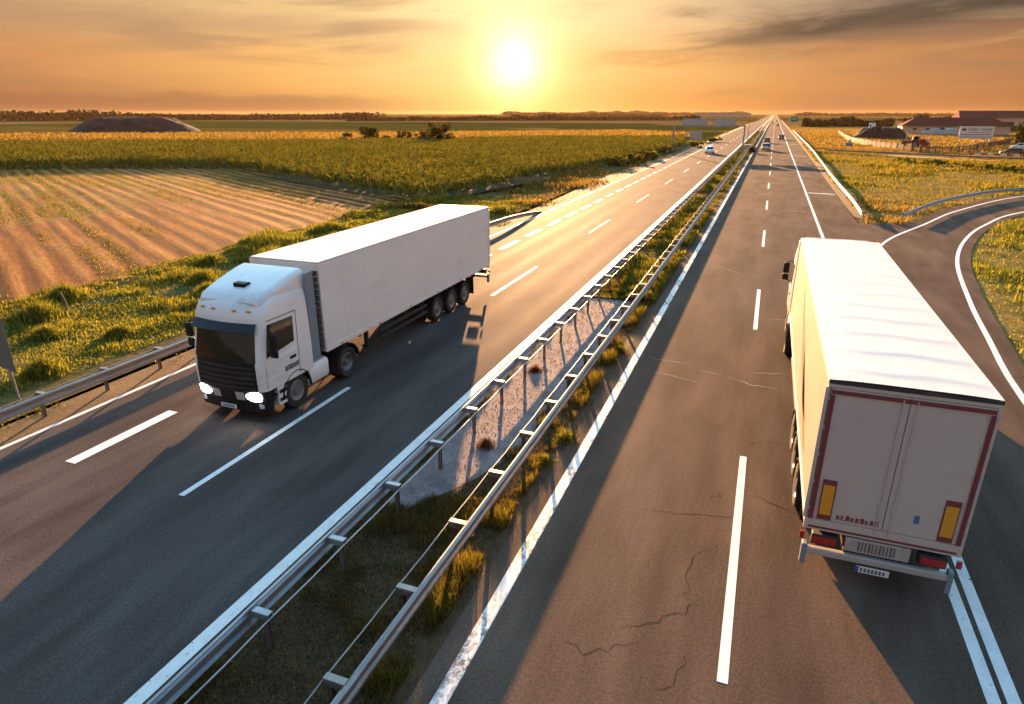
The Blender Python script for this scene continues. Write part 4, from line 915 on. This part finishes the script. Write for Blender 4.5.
    if kind != 'box':
        tp = MB(); tp.box(-half+.05, half-.05, -.056, -.0505, Hh-.25, Hh-.18)
        for sx in (-1, 1): tp.box(sx*(half-.075)-.035, sx*(half-.075)+.035, -.0565, -.0505, fl+.12, Hh-.27)
        tp.build('red_edging', M_TAPE, bo)
        for sx in (-1, 1):
            op = MB(); op.box(sx*(half-.28)-.09, sx*(half-.28)+.09, -.062, -.05, fl+.24, fl+.82); q = op.build('marker_board', M_ORANGE, bo)
            op = MB(); op.box(sx*(half-.28)-.11, sx*(half-.28)+.11, -.05, -.043, fl+.14, fl+.92); op.build('marker_board_border', M_TAPE, q)
        ink = MB()
        for k, ww in enumerate((.05, .03, .06, .045, .05, .06, .04, .05, .05)): x0 = -.72+k*.075; ink.box(x0, x0+ww, -.0395, -.0365, fl+.2, fl+.2+.06+.012*(k % 3))
        ink.box(-.73, -.06, -.0392, -.0372, fl+.18, fl+.192)
        ink.build('red_print', M_TAPE, bo)
        bs = MB(); bs.box(.42, .50, -.0395, -.0365, fl+.38, fl+.53); bs.build('blue_sticker', simple('blue_sticker', (.08, .12, .32), .5), bo)
        lp = MB(); lp.box(-half+.06, half-.06, -.045, -.041, fl-.06, fl-.02); lp.build('red_band', M_TAPE, bo)
    # underbody
    ub = MB()
    for sx in (-1, 1): ub.box(sx*.48-.05, sx*.48+.05, .05, L-.3, .82, 1.19)
    for k in range(9): ub.box(-half+.08, half-.08, .6+k*1.45, .68+k*1.45, 1.06, 1.195)
    ub.build('trailer_frame', M_CHASSIS, root)
    axes = (2.65, 3.98, 5.30) if kind == 'box' else (2.55, 3.87, 5.19)
    for y in axes:
        ax = MB(); ax.tube([(-.95, y, .5), (.95, y, .5)], .07, 8); ax.box(-.5, -.4, y-.4, y+.1, .5, .85); ax.box(.4, .5, y-.4, y+.1, .5, .85); ax.build('axle', M_CHASSIS, root)
        for sx in (-1, 1):
            wheel(root, sx*1.0, y, .5, .37, .03); mudguard(root, sx*1.0, y, .58, .40, R(12), R(168))
    for sx in (-1, 1):
        gu = MB(); gu.box(sx*1.10-.02, sx*1.10+.02, 6.1, L-3.2, .55, .67); gu.box(sx*1.10-.02, sx*1.10+.02, 6.1, L-3.2, .82, .94)
        for y in (6.4, 7.7, 9.0): gu.box(sx*1.04, sx*1.08, y, y+.06, .50, 1.19)
        gu.build('side_guard', M_CHASSIS, root, bevel=.01)
        lg = MB(); lg.box(sx*.75-.06, sx*.75+.06, L-2.9, L-2.78, .45, 1.15); lg.box(sx*.75-.12, sx*.75+.12, L-2.98, L-2.70, .40, .45); lg.build('landing_leg', M_CHASSIS, root)
        tl = MB(); tl.box(sx*(half-.36)-.21, sx*(half-.36)+.21, -.06, .10, .82, 1.02); t_ = tl.build('tail_light', M_CHASSIS, root, bevel=.015)
        tl = MB(); tl.box(sx*(half-.36)-.18, sx*(half-.36)+.19, -.075, -.058, .85, .98); tl.build('lens', M_RED, t_, bevel=.01)
        mf = MB(); mf.box(sx*(half-.30)-.2, sx*(half-.30)+.2, 1.62, 1.635, .22, .95); mf.build('mudflap', M_BLACK, root)
        eb = MB(); eb.box(sx*(half-.06)-.045, sx*(half-.06)+.045, -.09, .06, .38, .80); eb.build('bumper_end', M_GREYBLUE, root, bevel=.015)
        sg = MB(); sg.box(sx*(half+.02)-.02, sx*(half+.02)+.05, -.02, .03, .86, 1.0); sg.build('side_marker_light', M_RED, root)
        uh = MB(); uh.box(sx*.45-.05, sx*.45+.05, .02, .35, .6, .95); uh.build('bumper_hanger', M_CHASSIS, root)
    bp = MB(); bp.box(-half+.08, half-.08, -.07, .04, .60, .73); bp.build('rear_bumper', M_BUMP, root, bevel=.02)
    cp = MB(); cp.box(-.50, .50, -.03, .06, .79, 1.06); cpo = cp.build('rear_plate_panel', M_BUMP, root, bevel=.012)
    br = MB()
    for k in range(11): x0 = -.30+k*.055; br.box(x0, x0+(.022 if k % 3 else .03), -.036, -.029, .83, 1.02)
    br.build('plate_print', M_INK, cpo)
    npl = MB(); npl.box(-.27, .25, -.085, -.072, .44, .57); no = npl.build('number_plate', M_PLATE, root, bevel=.004)
    br = MB()
    for k in range(7): x0 = -.20+k*.058; br.box(x0, x0+.034, -.089, -.084, .465, .545)
    br.build('plate_characters', M_INK, no); bl = MB(); bl.box(-.27, -.225, -.088, -.083, .442, .568); bl.build('plate_strip', simple('plate_strip_blue', (.03, .07, .3), .4), no)
    return root
make_truck('white articulated lorry with plain box trailer and lit headlights, coming along the left carriageway', (-13.06, 28.05, 0), math.pi, 12.75, 1.22, 'box')
make_truck('pale curtain-sided lorry seen from behind with red-edged rear doors, driving away on the right', (2.56, 11.0, 0), 0., 13.6, 1.19, 'curtain')

# ------------------------------------------------------------------ cars
def make_car(label, loc, rz, paint, estate=False, group='cars on the motorway', s=1.):
    root = empty('car', loc, label, 'car', group, rz); root.scale = (s, s, s)
    secs = [(-2.12,.60,.42,.72),(-2.08,.74,.32,.88),(-1.7,.84,.24,.96),(-1.2,.87,.20,.97),(0.,.88,.20,.95),(.85,.87,.20,.93),(1.2,.85,.20,.88),(1.75,.80,.22,.80),(2.02,.70,.30,.68),(2.10,.55,.38,.60)]
    mb = MB(); rings = []
    for y, w_, z0, z1 in secs:
        rings.append([(-w_*.9, y, z0), (-w_, y, z0+.12), (-w_, y, lerp(z0, z1, .6)), (-w_*.93, y, z1-.03), (-w_*.75, y, z1), (0, y, z1+.02), (w_*.75, y, z1), (w_*.93, y, z1-.03), (w_, y, lerp(z0, z1, .6)), (w_, y, z0+.12), (w_*.9, y, z0)])
    mb.loft(rings); body = mb.build('body', paint, root, smooth=50)
    rb = -2.0 if estate else -1.75; gm = MB(); prof = [(rb, .80, .90), (rb+.45, .68, 1.38), (-.6, .66, 1.46), (.2, .65, 1.44), (.55, .68, 1.36), (1.15, .78, .88)]
    gm.loft([[(-w_, y, .86), (-w_*.98, y, lerp(.86, z, .5)), (-w_*.92, y, z-.03), (0, y, z+.01), (w_*.92, y, z-.03), (w_*.98, y, lerp(.86, z, .5)), (w_, y, .86)] for y, w_, z in prof])
    gm.build('cabin', M_GLASS, root, smooth=50)
    rf = MB(); rf.loft([[(-w_*.93, y, z-.02), (-w_*.8, y, z+.012), (0, y, z+.03), (w_*.8, y, z+.012), (w_*.93, y, z-.02)] for y, w_, z in prof[1:5]], closed=False); rf.build('roof', paint, root, smooth=60)
    pl = MB()
    for sx in (-1, 1):
        for a, b in ((0, 1), (4, 5)):
            pl.tube([(sx*prof[a][1]*.96, prof[a][0], prof[a][2]), (sx*prof[b][1]*.96, prof[b][0], prof[b][2])], .035, 5)
        pl.tube([(sx*.70, -.3, .92), (sx*.62, -.3, 1.43)], .04, 5)
    pl.build('pillars', paint, root)
    for sx in (-1, 1):
        for y in (-1.32, 1.32): wheel(root, sx*.76, y, .315, .20, .02)
        l = MB(); l.box(sx*.52-.15, sx*.52+.15, 1.93, 2.09, .58, .70); l.build('headlight', M_CLEAR, root, bevel=.03)
        l = MB(); l.box(sx*.60-.12, sx*.60+.12, -2.13, -2.02, .70, .86); l.build('tail_light', M_RED, root, bevel=.03)
        l = MB(); l.box(sx*.93-.08, sx*.93+.08, .62, .76, .92, 1.06); l.build('mirror', paint, root, bevel=.03)
    l = MB(); l.box(-.26, .26, -2.15, -2.11, .52, .63); l.build('number_plate', M_PLATE, root)
    l = MB(); l.box(-.8, .8, -2.14, -1.95, .22, .40); l.box(-.78, .78, 1.9, 2.11, .24, .38); l.build('bumper', M_BLACK, root, bevel=.03); return root
make_car('white car coming toward the bridge on the left carriageway under the gantry', (-11.9, 148, 0), math.pi, M_CARWHITE)
make_car('silver estate car in the fast lane, the larger of the close pair driving away', (-1.0, 165, 0), 0, M_SILVER, True, s=1.12)
make_car('dark car just ahead of the silver estate in the fast lane', (-1.3, 207, 0), 0, M_CARDARK)
make_car('blue grey car in the slow lane near the right edge line', (2.7, 234, 0), 0, M_CARBLUE, True, s=1.1)
make_car('dark car far ahead in the slow lane, beyond the blue grey car', (2.3, 470, 0), 0, M_CARDARK)
make_car('pale car far ahead in the fast lane', (-1.3, 560, 0), 0, M_SILVER)
make_car('red brown car farthest along the motorway in the slow lane', (2.3, 760, 0), 0, M_REDPAINT)
x, y = gp(1006, 157.5); make_car('dark parked car near the red and white barrier by the side road', (x+3, y+8, 0), R(80), M_CARDARK, group='cars parked by the side road')
x, y = gp(1016, 150); make_car('white parked car behind the dark one under the tree', (x+2, y+4, 0), R(76), M_CARWHITE, group='cars parked by the side road')

# ------------------------------------------------------------------ gantry, signs, posts
gy0 = 153.
root = empty('sign_gantry', (-13, gy0, 0), 'grey overhead sign gantry across the left carriageway, sign backs toward the bridge', 'sign gantry')
for x in (-20.3, -5.65):
    l = MB(); l.box(x+13-.14, x+13+.14, -.14, .14, 0, 5.55); l.box(x+13-.3, x+13+.3, -.3, .3, 0, .12); l.build('leg', M_POST, root, bevel=.02)
b_ = MB(); b_.box(-7.5, 7.55, -.1, .1, 5.30, 5.50); b_.build('crossbeam', M_POST, root)
for x0, x1, np_ in ((-5.7, -.4, 3), (.85, 5.3, 2)):
    p_ = MB(); p_.box(x0, x1, .12, .17, 5.15, 6.85); s_ = p_.build('sign_panel', M_SIGNBACK, root)
    rb = MB()
    for k in range(np_+1): xx = lerp(x0+.1, x1-.1, k/np_); rb.box(xx-.05, xx+.05, .06, .118, 5.1, 6.9)
    for z in (5.45, 6.1, 6.65): rb.box(x0+.05, x1-.05, .085, .119, z-.025, z+.025)
    rb.build('stiffener', M_POST, s_)
root = empty('sign_post', (-21.8, 214, 0), 'square grey sign back on two posts at the left roadside past the gantry', 'road sign')
p_ = MB(); p_.box(-1.75, 1.75, 0, .06, .55, 2.75); s_ = p_.build('sign_panel', M_SIGNBACK, root); rb = MB()
for k in range(4): xx = -1.6+k*1.066; rb.box(xx-.05, xx+.05, -.06, -.002, .55, 2.75)
rb.build('stiffener', M_POST, s_); l = MB(); l.box(-1.1, -1.0, -.17, -.065, 0, 2.6); l.build('post', M_POST, root); l = MB(); l.box(1.0, 1.1, -.17, -.065, 0, 2.6); l.build('post', M_POST, root)

root = empty('road_sign', (-20.05, 11.25, -.06), 'dark grey back of a road sign on a slim post at the left roadside', 'road sign', None, R(-8))
l = MB(); l.tube([(.03, .07, -.2), (-.04, .07, 1.2), (-.10, .07, 2.6)], .035, 10); l.build('post', M_POST, root, smooth=50)
p_ = MB(); p_.prism([(-.95, 1.08), (.46, .98), (.46, 2.66), (-.95, 2.76)], 'y', 0, .02); s_ = p_.build('sign_panel', M_SIGNDARK, root, bevel=.004)
rb = MB(); rb.box(-.85, .36, .021, .035, 1.4, 1.46); rb.box(-.85, .36, .021, .035, 2.2, 2.26); rb.build('stiffener', M_POST, s_)
fp = MB()
GF = 'old fence posts on the verge'
for px, h, lean, lb in ((66,1.0,.16,'leaning thick wooden fence post in the long grass'), (153,1.15,.02,'thin upright fence post at the ploughed field edge'), (216,1.05,-.03,'thin fence post behind the lorry cab roof')):
    gxp, gyp = gp(px, {66:308, 153:291, 216:273}[px]); p_ = MB(); r = .06 if px == 66 else .035
    p_.tube([(0, 0, -.3), (lean*.3, 0, h*.5), (lean*-.9, 0, h)], r, 8, r*.8); o = p_.build('fence_post', M_WOODPOST, None, smooth=60)
    o.location = (gxp, gyp, float(gh(gxp, gyp))); tag(o, lb, 'fence post', GF)
root = empty('road_sign', (5.9, 300, 0), 'green direction sign standing at the right shoulder far ahead', 'road sign'); root.location.x = 8.6
p_ = MB(); p_.box(-2.6, .2, -.04, .04, 4.6, 6.8); s_ = p_.build('sign_panel', M_GREENSIGN, root); p_ = MB(); p_.box(-2.5, .1, -.05, -.041, 4.7, 4.76); p_.box(-2.5, .1, -.05, -.041, 6.64, 6.7); p_.box(-1.9, -.6, -.05, -.041, 5.5, 5.72); p_.box(-2.1, -.4, -.05, -.041, 5.95, 6.15); p_.build('sign_lettering', M_BOARD, s_)
l = MB(); l.box(-.1, .1, .045, .2, 0, 6.7); l.build('post', M_POST, root)
l = MB(); l.tube([(0, 0, 0), (0, 0, 5.6)], .09, 8, .06); o = l.build('sign_mast', M_POST); o.location = (-6.0, 190, 0); tag(o, 'thin lone mast in the median behind the gantry', 'mast'); 
root = empty('road_cabinet', (-5.3, 168, 0), 'pale concrete block in the median beside the gantry leg', 'concrete block'); l = MB(); l.box(-.9, .9, -.6, .6, -.1, 1.0); l.box(-1., 1., -.7, .7, 1.0, 1.1); l.build('block', M_CONC, root, bevel=.04)
x, y = gp(848, 150); root = empty('road_sign', (x, y, 0), 'small red and white sign with blue plate by the plank fence', 'road sign')
l = MB(); l.tube([(0, 0, 0), (0, 0, 2.6)], .04, 8); l.build('post', M_POST, root); l = MB(); l.prism([(-.5, 1.75), (.5, 1.75), (0, 2.6)], 'y', -.08, -.05); q = l.build('warning_panel', M_REDPAINT, root); l = MB(); l.prism([(-.33, 1.84), (.33, 1.84), (0, 2.4)], 'y', -.09, -.081); l.build('inner_triangle', M_BOARD, q); l = MB(); l.box(-.7, .7, -.08, -.05, .9, 1.6); l.build('blue_plate', simple('blue_plate', (.06, .16, .30), .4), root)

# ------------------------------------------------------------------ right hand farmyard
fence_px = [(838,133.2),(848,140.5),(862,144.5),(880,147.5),(900,150.3),(930,153.2),(960,152.2),(985,148.5),(1014,142)]
fpts = densify([gp(*p) for p in fence_px], 2.6); root = empty('plank_fence', (*fpts[0], -.06), 'long pale plank fence curving round the farmyard', 'fence'); o0 = np.array(fpts[0])
fp_ = post_along(fpts, 3.6)
for i in range(len(fp_)-1):
    a, b = np.array(fp_[i][:2])-o0, np.array(fp_[i+1][:2])-o0; d = b-a; Ld = np.linalg.norm(d); d /= Ld; nn = np.array([-d[1], d[0]])
    pn = MB(); k = 0; picket = i > len(fp_)*.6
    s = .08
    while s < Ld-.1:
        wv = rng.uniform(.13, .24); hh = 1.4+rng.uniform(-.14, .14); q = a+d*s; q2 = a+d*min(s+wv-.05, Ld-.08)
        if not (picket and rng.uniform() < .35): pn.prism([tuple(q-nn*.012), tuple(q2-nn*.012), tuple(q2+nn*.012), tuple(q+nn*.012)], 'z', .06, hh)
        s += wv
    for z in (.45, 1.2): q = a+nn*.035; q2 = b+nn*.035; pn.prism([tuple(q-nn*.02), tuple(q2-nn*.02), tuple(q2+nn*.02), tuple(q+nn*.02)], 'z', z, z+.08)
    pn.build('plank_panel', M_PLANK, root); po = MB(); po.tube([(*a, -.2), (*a, 1.75)], .07, 6); po.build('post', M_WOODPOST, root)

sr = densify([(8.2,176),(11,163.5),(24.1,153.5),(41.4,142.5),(80,124),(140,100)], 3.)
sheet('side_road', offset(sr, -1.8)+offset(sr, 1.6)[::-1], -.03, M_TRACK)
sp2 = [p for p in offset(sr, 2.1) if p[0] > 10]
make_rail('low dull rail along the side road below the plank fence', sp2, post_along(sp2, 4.), 1, M_STEEL_RUST, back=.3, cable=False)

def farm_building(label, x0, x1, y0, y1, eave, ridge, wins, doors, hip=3.):
    root = empty('farm_building', ((x0+x1)/2, y0, 0), label, 'building', 'farm buildings'); cx = (x0+x1)/2; wd = y1-y0; a, b = x0-cx, x1-cx
    m_ = MB(); m_.box(a, b, 0, wd, -.1, eave); wl = m_.build('wall', M_WALL, root)
    m_ = MB(); e = .5; V = [(a-e, -e, eave-.05), (b+e, -e, eave-.05), (b+e, wd+e, eave-.05), (a-e, wd+e, eave-.05), (a+hip, wd/2, ridge), (b-hip, wd/2, ridge)]
    m_.add(V, [(0,1,5,4), (1,2,5), (2,3,4,5), (3,0,4), (3,2,1,0)]); rf = m_.build('roof', M_TILE, root)
    g_ = MB(); g_.box(a-e, b+e, -e-.12, -e-.005, eave-.12, eave); g_.build('gutter', M_CHASSIS, rf)
    for (u, z, ww, hh) in wins:
        m_ = MB(); m_.box(u-ww/2, u+ww/2, -.05, -.004, z, z+hh); f_ = m_.build('window', M_DARKWIN, root); m_ = MB()
        m_.box(u-ww/2-.06, u+ww/2+.06, -.09, -.052, z-.08, z-.004); m_.build('sill', M_CONC, f_)
    for (u, ww, hh) in doors:
        m_ = MB(); m_.box(u-ww/2, u+ww/2, -.06, -.004, 0, hh); m_.build('door', M_DARKWIN, root)
    return root
farm_building('long low pink farm shed with red hipped roof', 49, 86, 318, 330, 3.2, 6.3, [(-14,1.6,1.4,.7), (-9.5,1.6,1.4,.7), (-1,1.6,1.2,.8), (3,1.6,1.2,.8), (8,1.6,1.2,.8)], [(-4.5,1.8,2.6)], 5)
farm_building('larger pink farm building with long red roof beside the billboard', 83, 150, 385, 402, 6.0, 9.1, [(-24,2.2,2.0,1.2), (-16,2.2,9.,1.9), (-4,2.2,2.0,1.4), (4,2.2,2.0,1.4)], [(-10,7.,2.4), (10,3.,3.)], .4)
GP = 'sheeted stacks in front of the farm shed'
for i, (px, wd, lb) in enumerate(((926,3.,'pale blue sheeted stack at the left end of the row by the shed'), (935,3.4,'second pale blue sheeted stack from the left by the shed'), (942,4.2,'blue grey sheeted stack in the middle of the row by the shed'), (950,3.6,'sheeted stack second from the billboard'), (957,4.,'sheeted stack next to the billboard'))):
    x, y = gp(px, 134.6); m_ = MB(); hh = (1.5, 2.3, 1.8, 2.5, 1.6)[i]; pts = [(-wd/2, 0), (wd/2, 0), (wd/2-.1, hh*.9), (wd*.2, hh), (-wd*.25, hh*.97), (-wd/2+.12, hh*.86)]
    m_.prism(pts, 'y', -.9, .9); o = m_.build('sheeted_stack', M_TARP, None, bevel=.12); o.location = (x, y, -.06); tag(o, lb, 'stack', GP)
# billboard
x0, x1, by = 51.2, 59.6, 235.; root = empty('billboard', ((x0+x1)/2, by, 0), 'wide white billboard with dark and red lettering and a blue grey foot band', 'billboard', None, R(-6)); hw = (x1-x0)/2
m_ = MB(); m_.box(-hw, hw, 0, .15, .95, 4.35); s_ = m_.build('board_panel', M_BOARD, root); z1 = 4.35
for lx in (-hw+.6, 0, hw-.6): m_ = MB(); m_.box(lx-.1, lx+.1, .155, .35, 0, 4.2); m_.build('leg', M_POST, root)
m_ = MB(); m_.box(-hw+.03, hw-.03, -.012, -.002, .98, 1.75); m_.build('foot_band', M_TARP, s_)
m_ = MB(); xx = -hw+2.2
for wv in (.5,.42,.3,.5,0,.55,.5,.45,.5): 
    if wv: m_.box(xx, xx+.13, -.012, -.003, 3.1, 3.95); m_.box(xx+wv-.13, xx+wv, -.012, -.003, 3.1, 3.95); m_.box(xx+.13, xx+wv-.13, -.012, -.003, 3.45 if wv > .45 else 3.1, 3.57 if wv > .45 else 3.22)
    xx += (wv or .3)+.2
m_.build('dark_lettering', M_INK, s_); m_ = MB(); m_.prism([(-hw+.4, 3.15), (-hw+1.6, 3.05), (-hw+1.75, 3.55), (-hw+1.2, 3.9), (-hw+.6, 3.7)], 'y', -.012, -.003); m_.build('dark_emblem', M_INK, s_)
m_ = MB(); xx = -hw+.4
while xx < hw-.7: wv = rng.uniform(.2, .55); m_.box(xx, xx+wv, -.012, -.003, 1.95, 2.22); xx += wv+.14
xx = -hw+2.
while xx < hw-1.: wv = rng.uniform(.2, .5); m_.box(xx, xx+wv, -.012, -.003, 2.6, 2.78); xx += wv+.14
m_.build('red_lettering', M_REDPAINT, s_)
# dark earth heap with a small white tipper on it, red machine, mounds
def mound(name, x, y, rx, ry, h, label, flat=1., n=46, seed=1, ang=0.):
    uu = np.linspace(-1.25, 1.25, n); U, Vv = np.meshgrid(uu, uu); r = np.hypot(U, Vv)
    z = h*np.clip((1.15-r)/.52, 0, 1)**flat*(.70+.55*fbm(U*9+20, Vv*9+20, 2.6, seed)+.14*(vnoise(U*9, Vv*9, .5, seed+2)-.5))-.25
    z = np.minimum(z, h*(.80+.22*fbm(U*9, Vv*9, 1.3, seed+4)))
    o = grid_mesh(name, U*rx, Vv*ry, z, M_HEAP, label=label, cat='earth mound'); o.location = (x, y, 0); o.rotation_euler = (0, 0, ang); return o
mound('earth_mound', -274, 234, 24, 15, 6.6, 'large flat-topped dark earth mound out in the left fields', .9, 60, 2, R(57))
mound('earth_heap', 34.2, 262, 8.5, 6., 3.6, 'dark soil heap behind the plank fence', 1.2, 46, 3)
root = empty('dumper', (32.0, 259, 1.9), 'small white and black dumper standing on the dark soil heap', 'dumper', None, R(35))
m_ = MB(); m_.loft([[(-.9,-1.3,.6),(.9,-1.3,.6),(.75,.9,.6),(-.75,.9,.6)], [(-1.1,-1.6,1.9),(1.1,-1.6,1.9),(1.0,1.0,1.6),(-1.0,1.0,1.6)]]); m_.build('skip', M_CHASSIS, root, bevel=.05)
m_ = MB(); m_.prism([(1.05,.7),(2.5,.7),(2.5,1.4),(2.1,2.9),(1.05,2.9)], 'x', -.85, .85); q = m_.build('cab', M_CARWHITE, root, bevel=.08); m_ = MB(); m_.box(-.86, .86, 1.25, 1.9, 1.7, 2.6); m_.build('window', M_GLASS, q)
m_ = MB(); m_.box(-.7, .7, -1.5, 2.4, .4, .68); m_.build('chassis', M_CHASSIS, root)
for sx in (-1, 1):
    for y in (-1., 1.7): wheel(root, sx*.85, y, .42, .3, .03)
root = empty('tractor', (33.2, 196, 0), 'red farm machine with tall exhaust in the yard behind the fence', 'tractor', None, R(70))
m_ = MB(); m_.loft([[(-.45,.2,.8),(.45,.2,.8),(.5,.2,1.6),(-.5,.2,1.6)], [(-.4,2.6,.8),(.4,2.6,.8),(.4,2.6,1.45),(-.4,2.6,1.45)]]); m_.build('bonnet', M_REDPAINT, root, bevel=.08)
m_ = MB(); m_.prism([(-1.3,.9),(.25,.9),(.2,1.6),(0,2.6),(-1.2,2.6)], 'x', -.75, .75); q = m_.build('cab', M_REDPAINT, root, bevel=.08); m_ = MB(); m_.box(-.765, .765, -1.05, -.15, 1.6, 2.4); m_.build('window', M_GLASS, q)
m_ = MB(); m_.tube([(.3, 1.6, 1.5), (.3, 1.6, 3.6)], .10, 8); m_.build('exhaust', M_CHASSIS, root)
m_ = MB(); m_.prism([(-3.6,.4),(-1.4,.5),(-1.4,1.7),(-2.4,2.0),(-3.6,1.1)], 'x', -1.2, 1.2); m_.build('rear_implement', M_REDPAINT, root, bevel=.06)
for sx in (-1, 1): wheel(root, sx*.85, -.7, .78, .42, .06); wheel(root, sx*.75, 2.0, .48, .3, .04)
x, y = gp(996, 158); root = empty('barrier', (x, y, -.06), 'red and white striped barrier in front of the parked cars', 'barrier', None, R(-20))
for k in range(9): m_ = MB(); m_.box(-4.5+k, -3.5+k, -.03, .03, .55, .85); m_.build('barrier_board', M_REDPAINT if k % 2 == 0 else M_BOARD, root)
for k in (-4.2, -1.4, 1.4, 4.2): m_ = MB(); m_.box(k-.05, k+.05, .032, .12, 0, 1.0); m_.build('leg', M_REDPAINT, root)
# long low building on the horizon
root = empty('distant_depot', (-105, 1500, 0), 'long low grey building on the horizon left of the motorway', 'building'); m_ = MB(); m_.box(-58, 58, 0, 40, 0, 7.5); m_.build('wall', M_CONC, root)
m_ = MB(); m_.prism([(-59, 7.5), (59, 7.5), (59, 8.0), (0, 9.2), (-59, 8.0)], 'y', -1, 41); m_.build('roof', M_POST, root)

# ------------------------------------------------------------------ air
HAZE = 3.2e-5
if HAZE:
    m, n = newmat('evening_haze'); pv = n.n('ShaderNodeVolumePrincipled'); pv.inputs['Color'].default_value = (1., .66, .36, 1); pv.inputs['Density'].default_value = HAZE; pv.inputs['Anisotropy'].default_value = .2
    o_ = n.n('ShaderNodeOutputMaterial'); n.put(o_.inputs['Volume'], pv.outputs[0])
    b_ = MB(); b_.box(-4500, 4500, -700, 4700, -1.6, 16); b_.build('haze', m, kind='stuff')
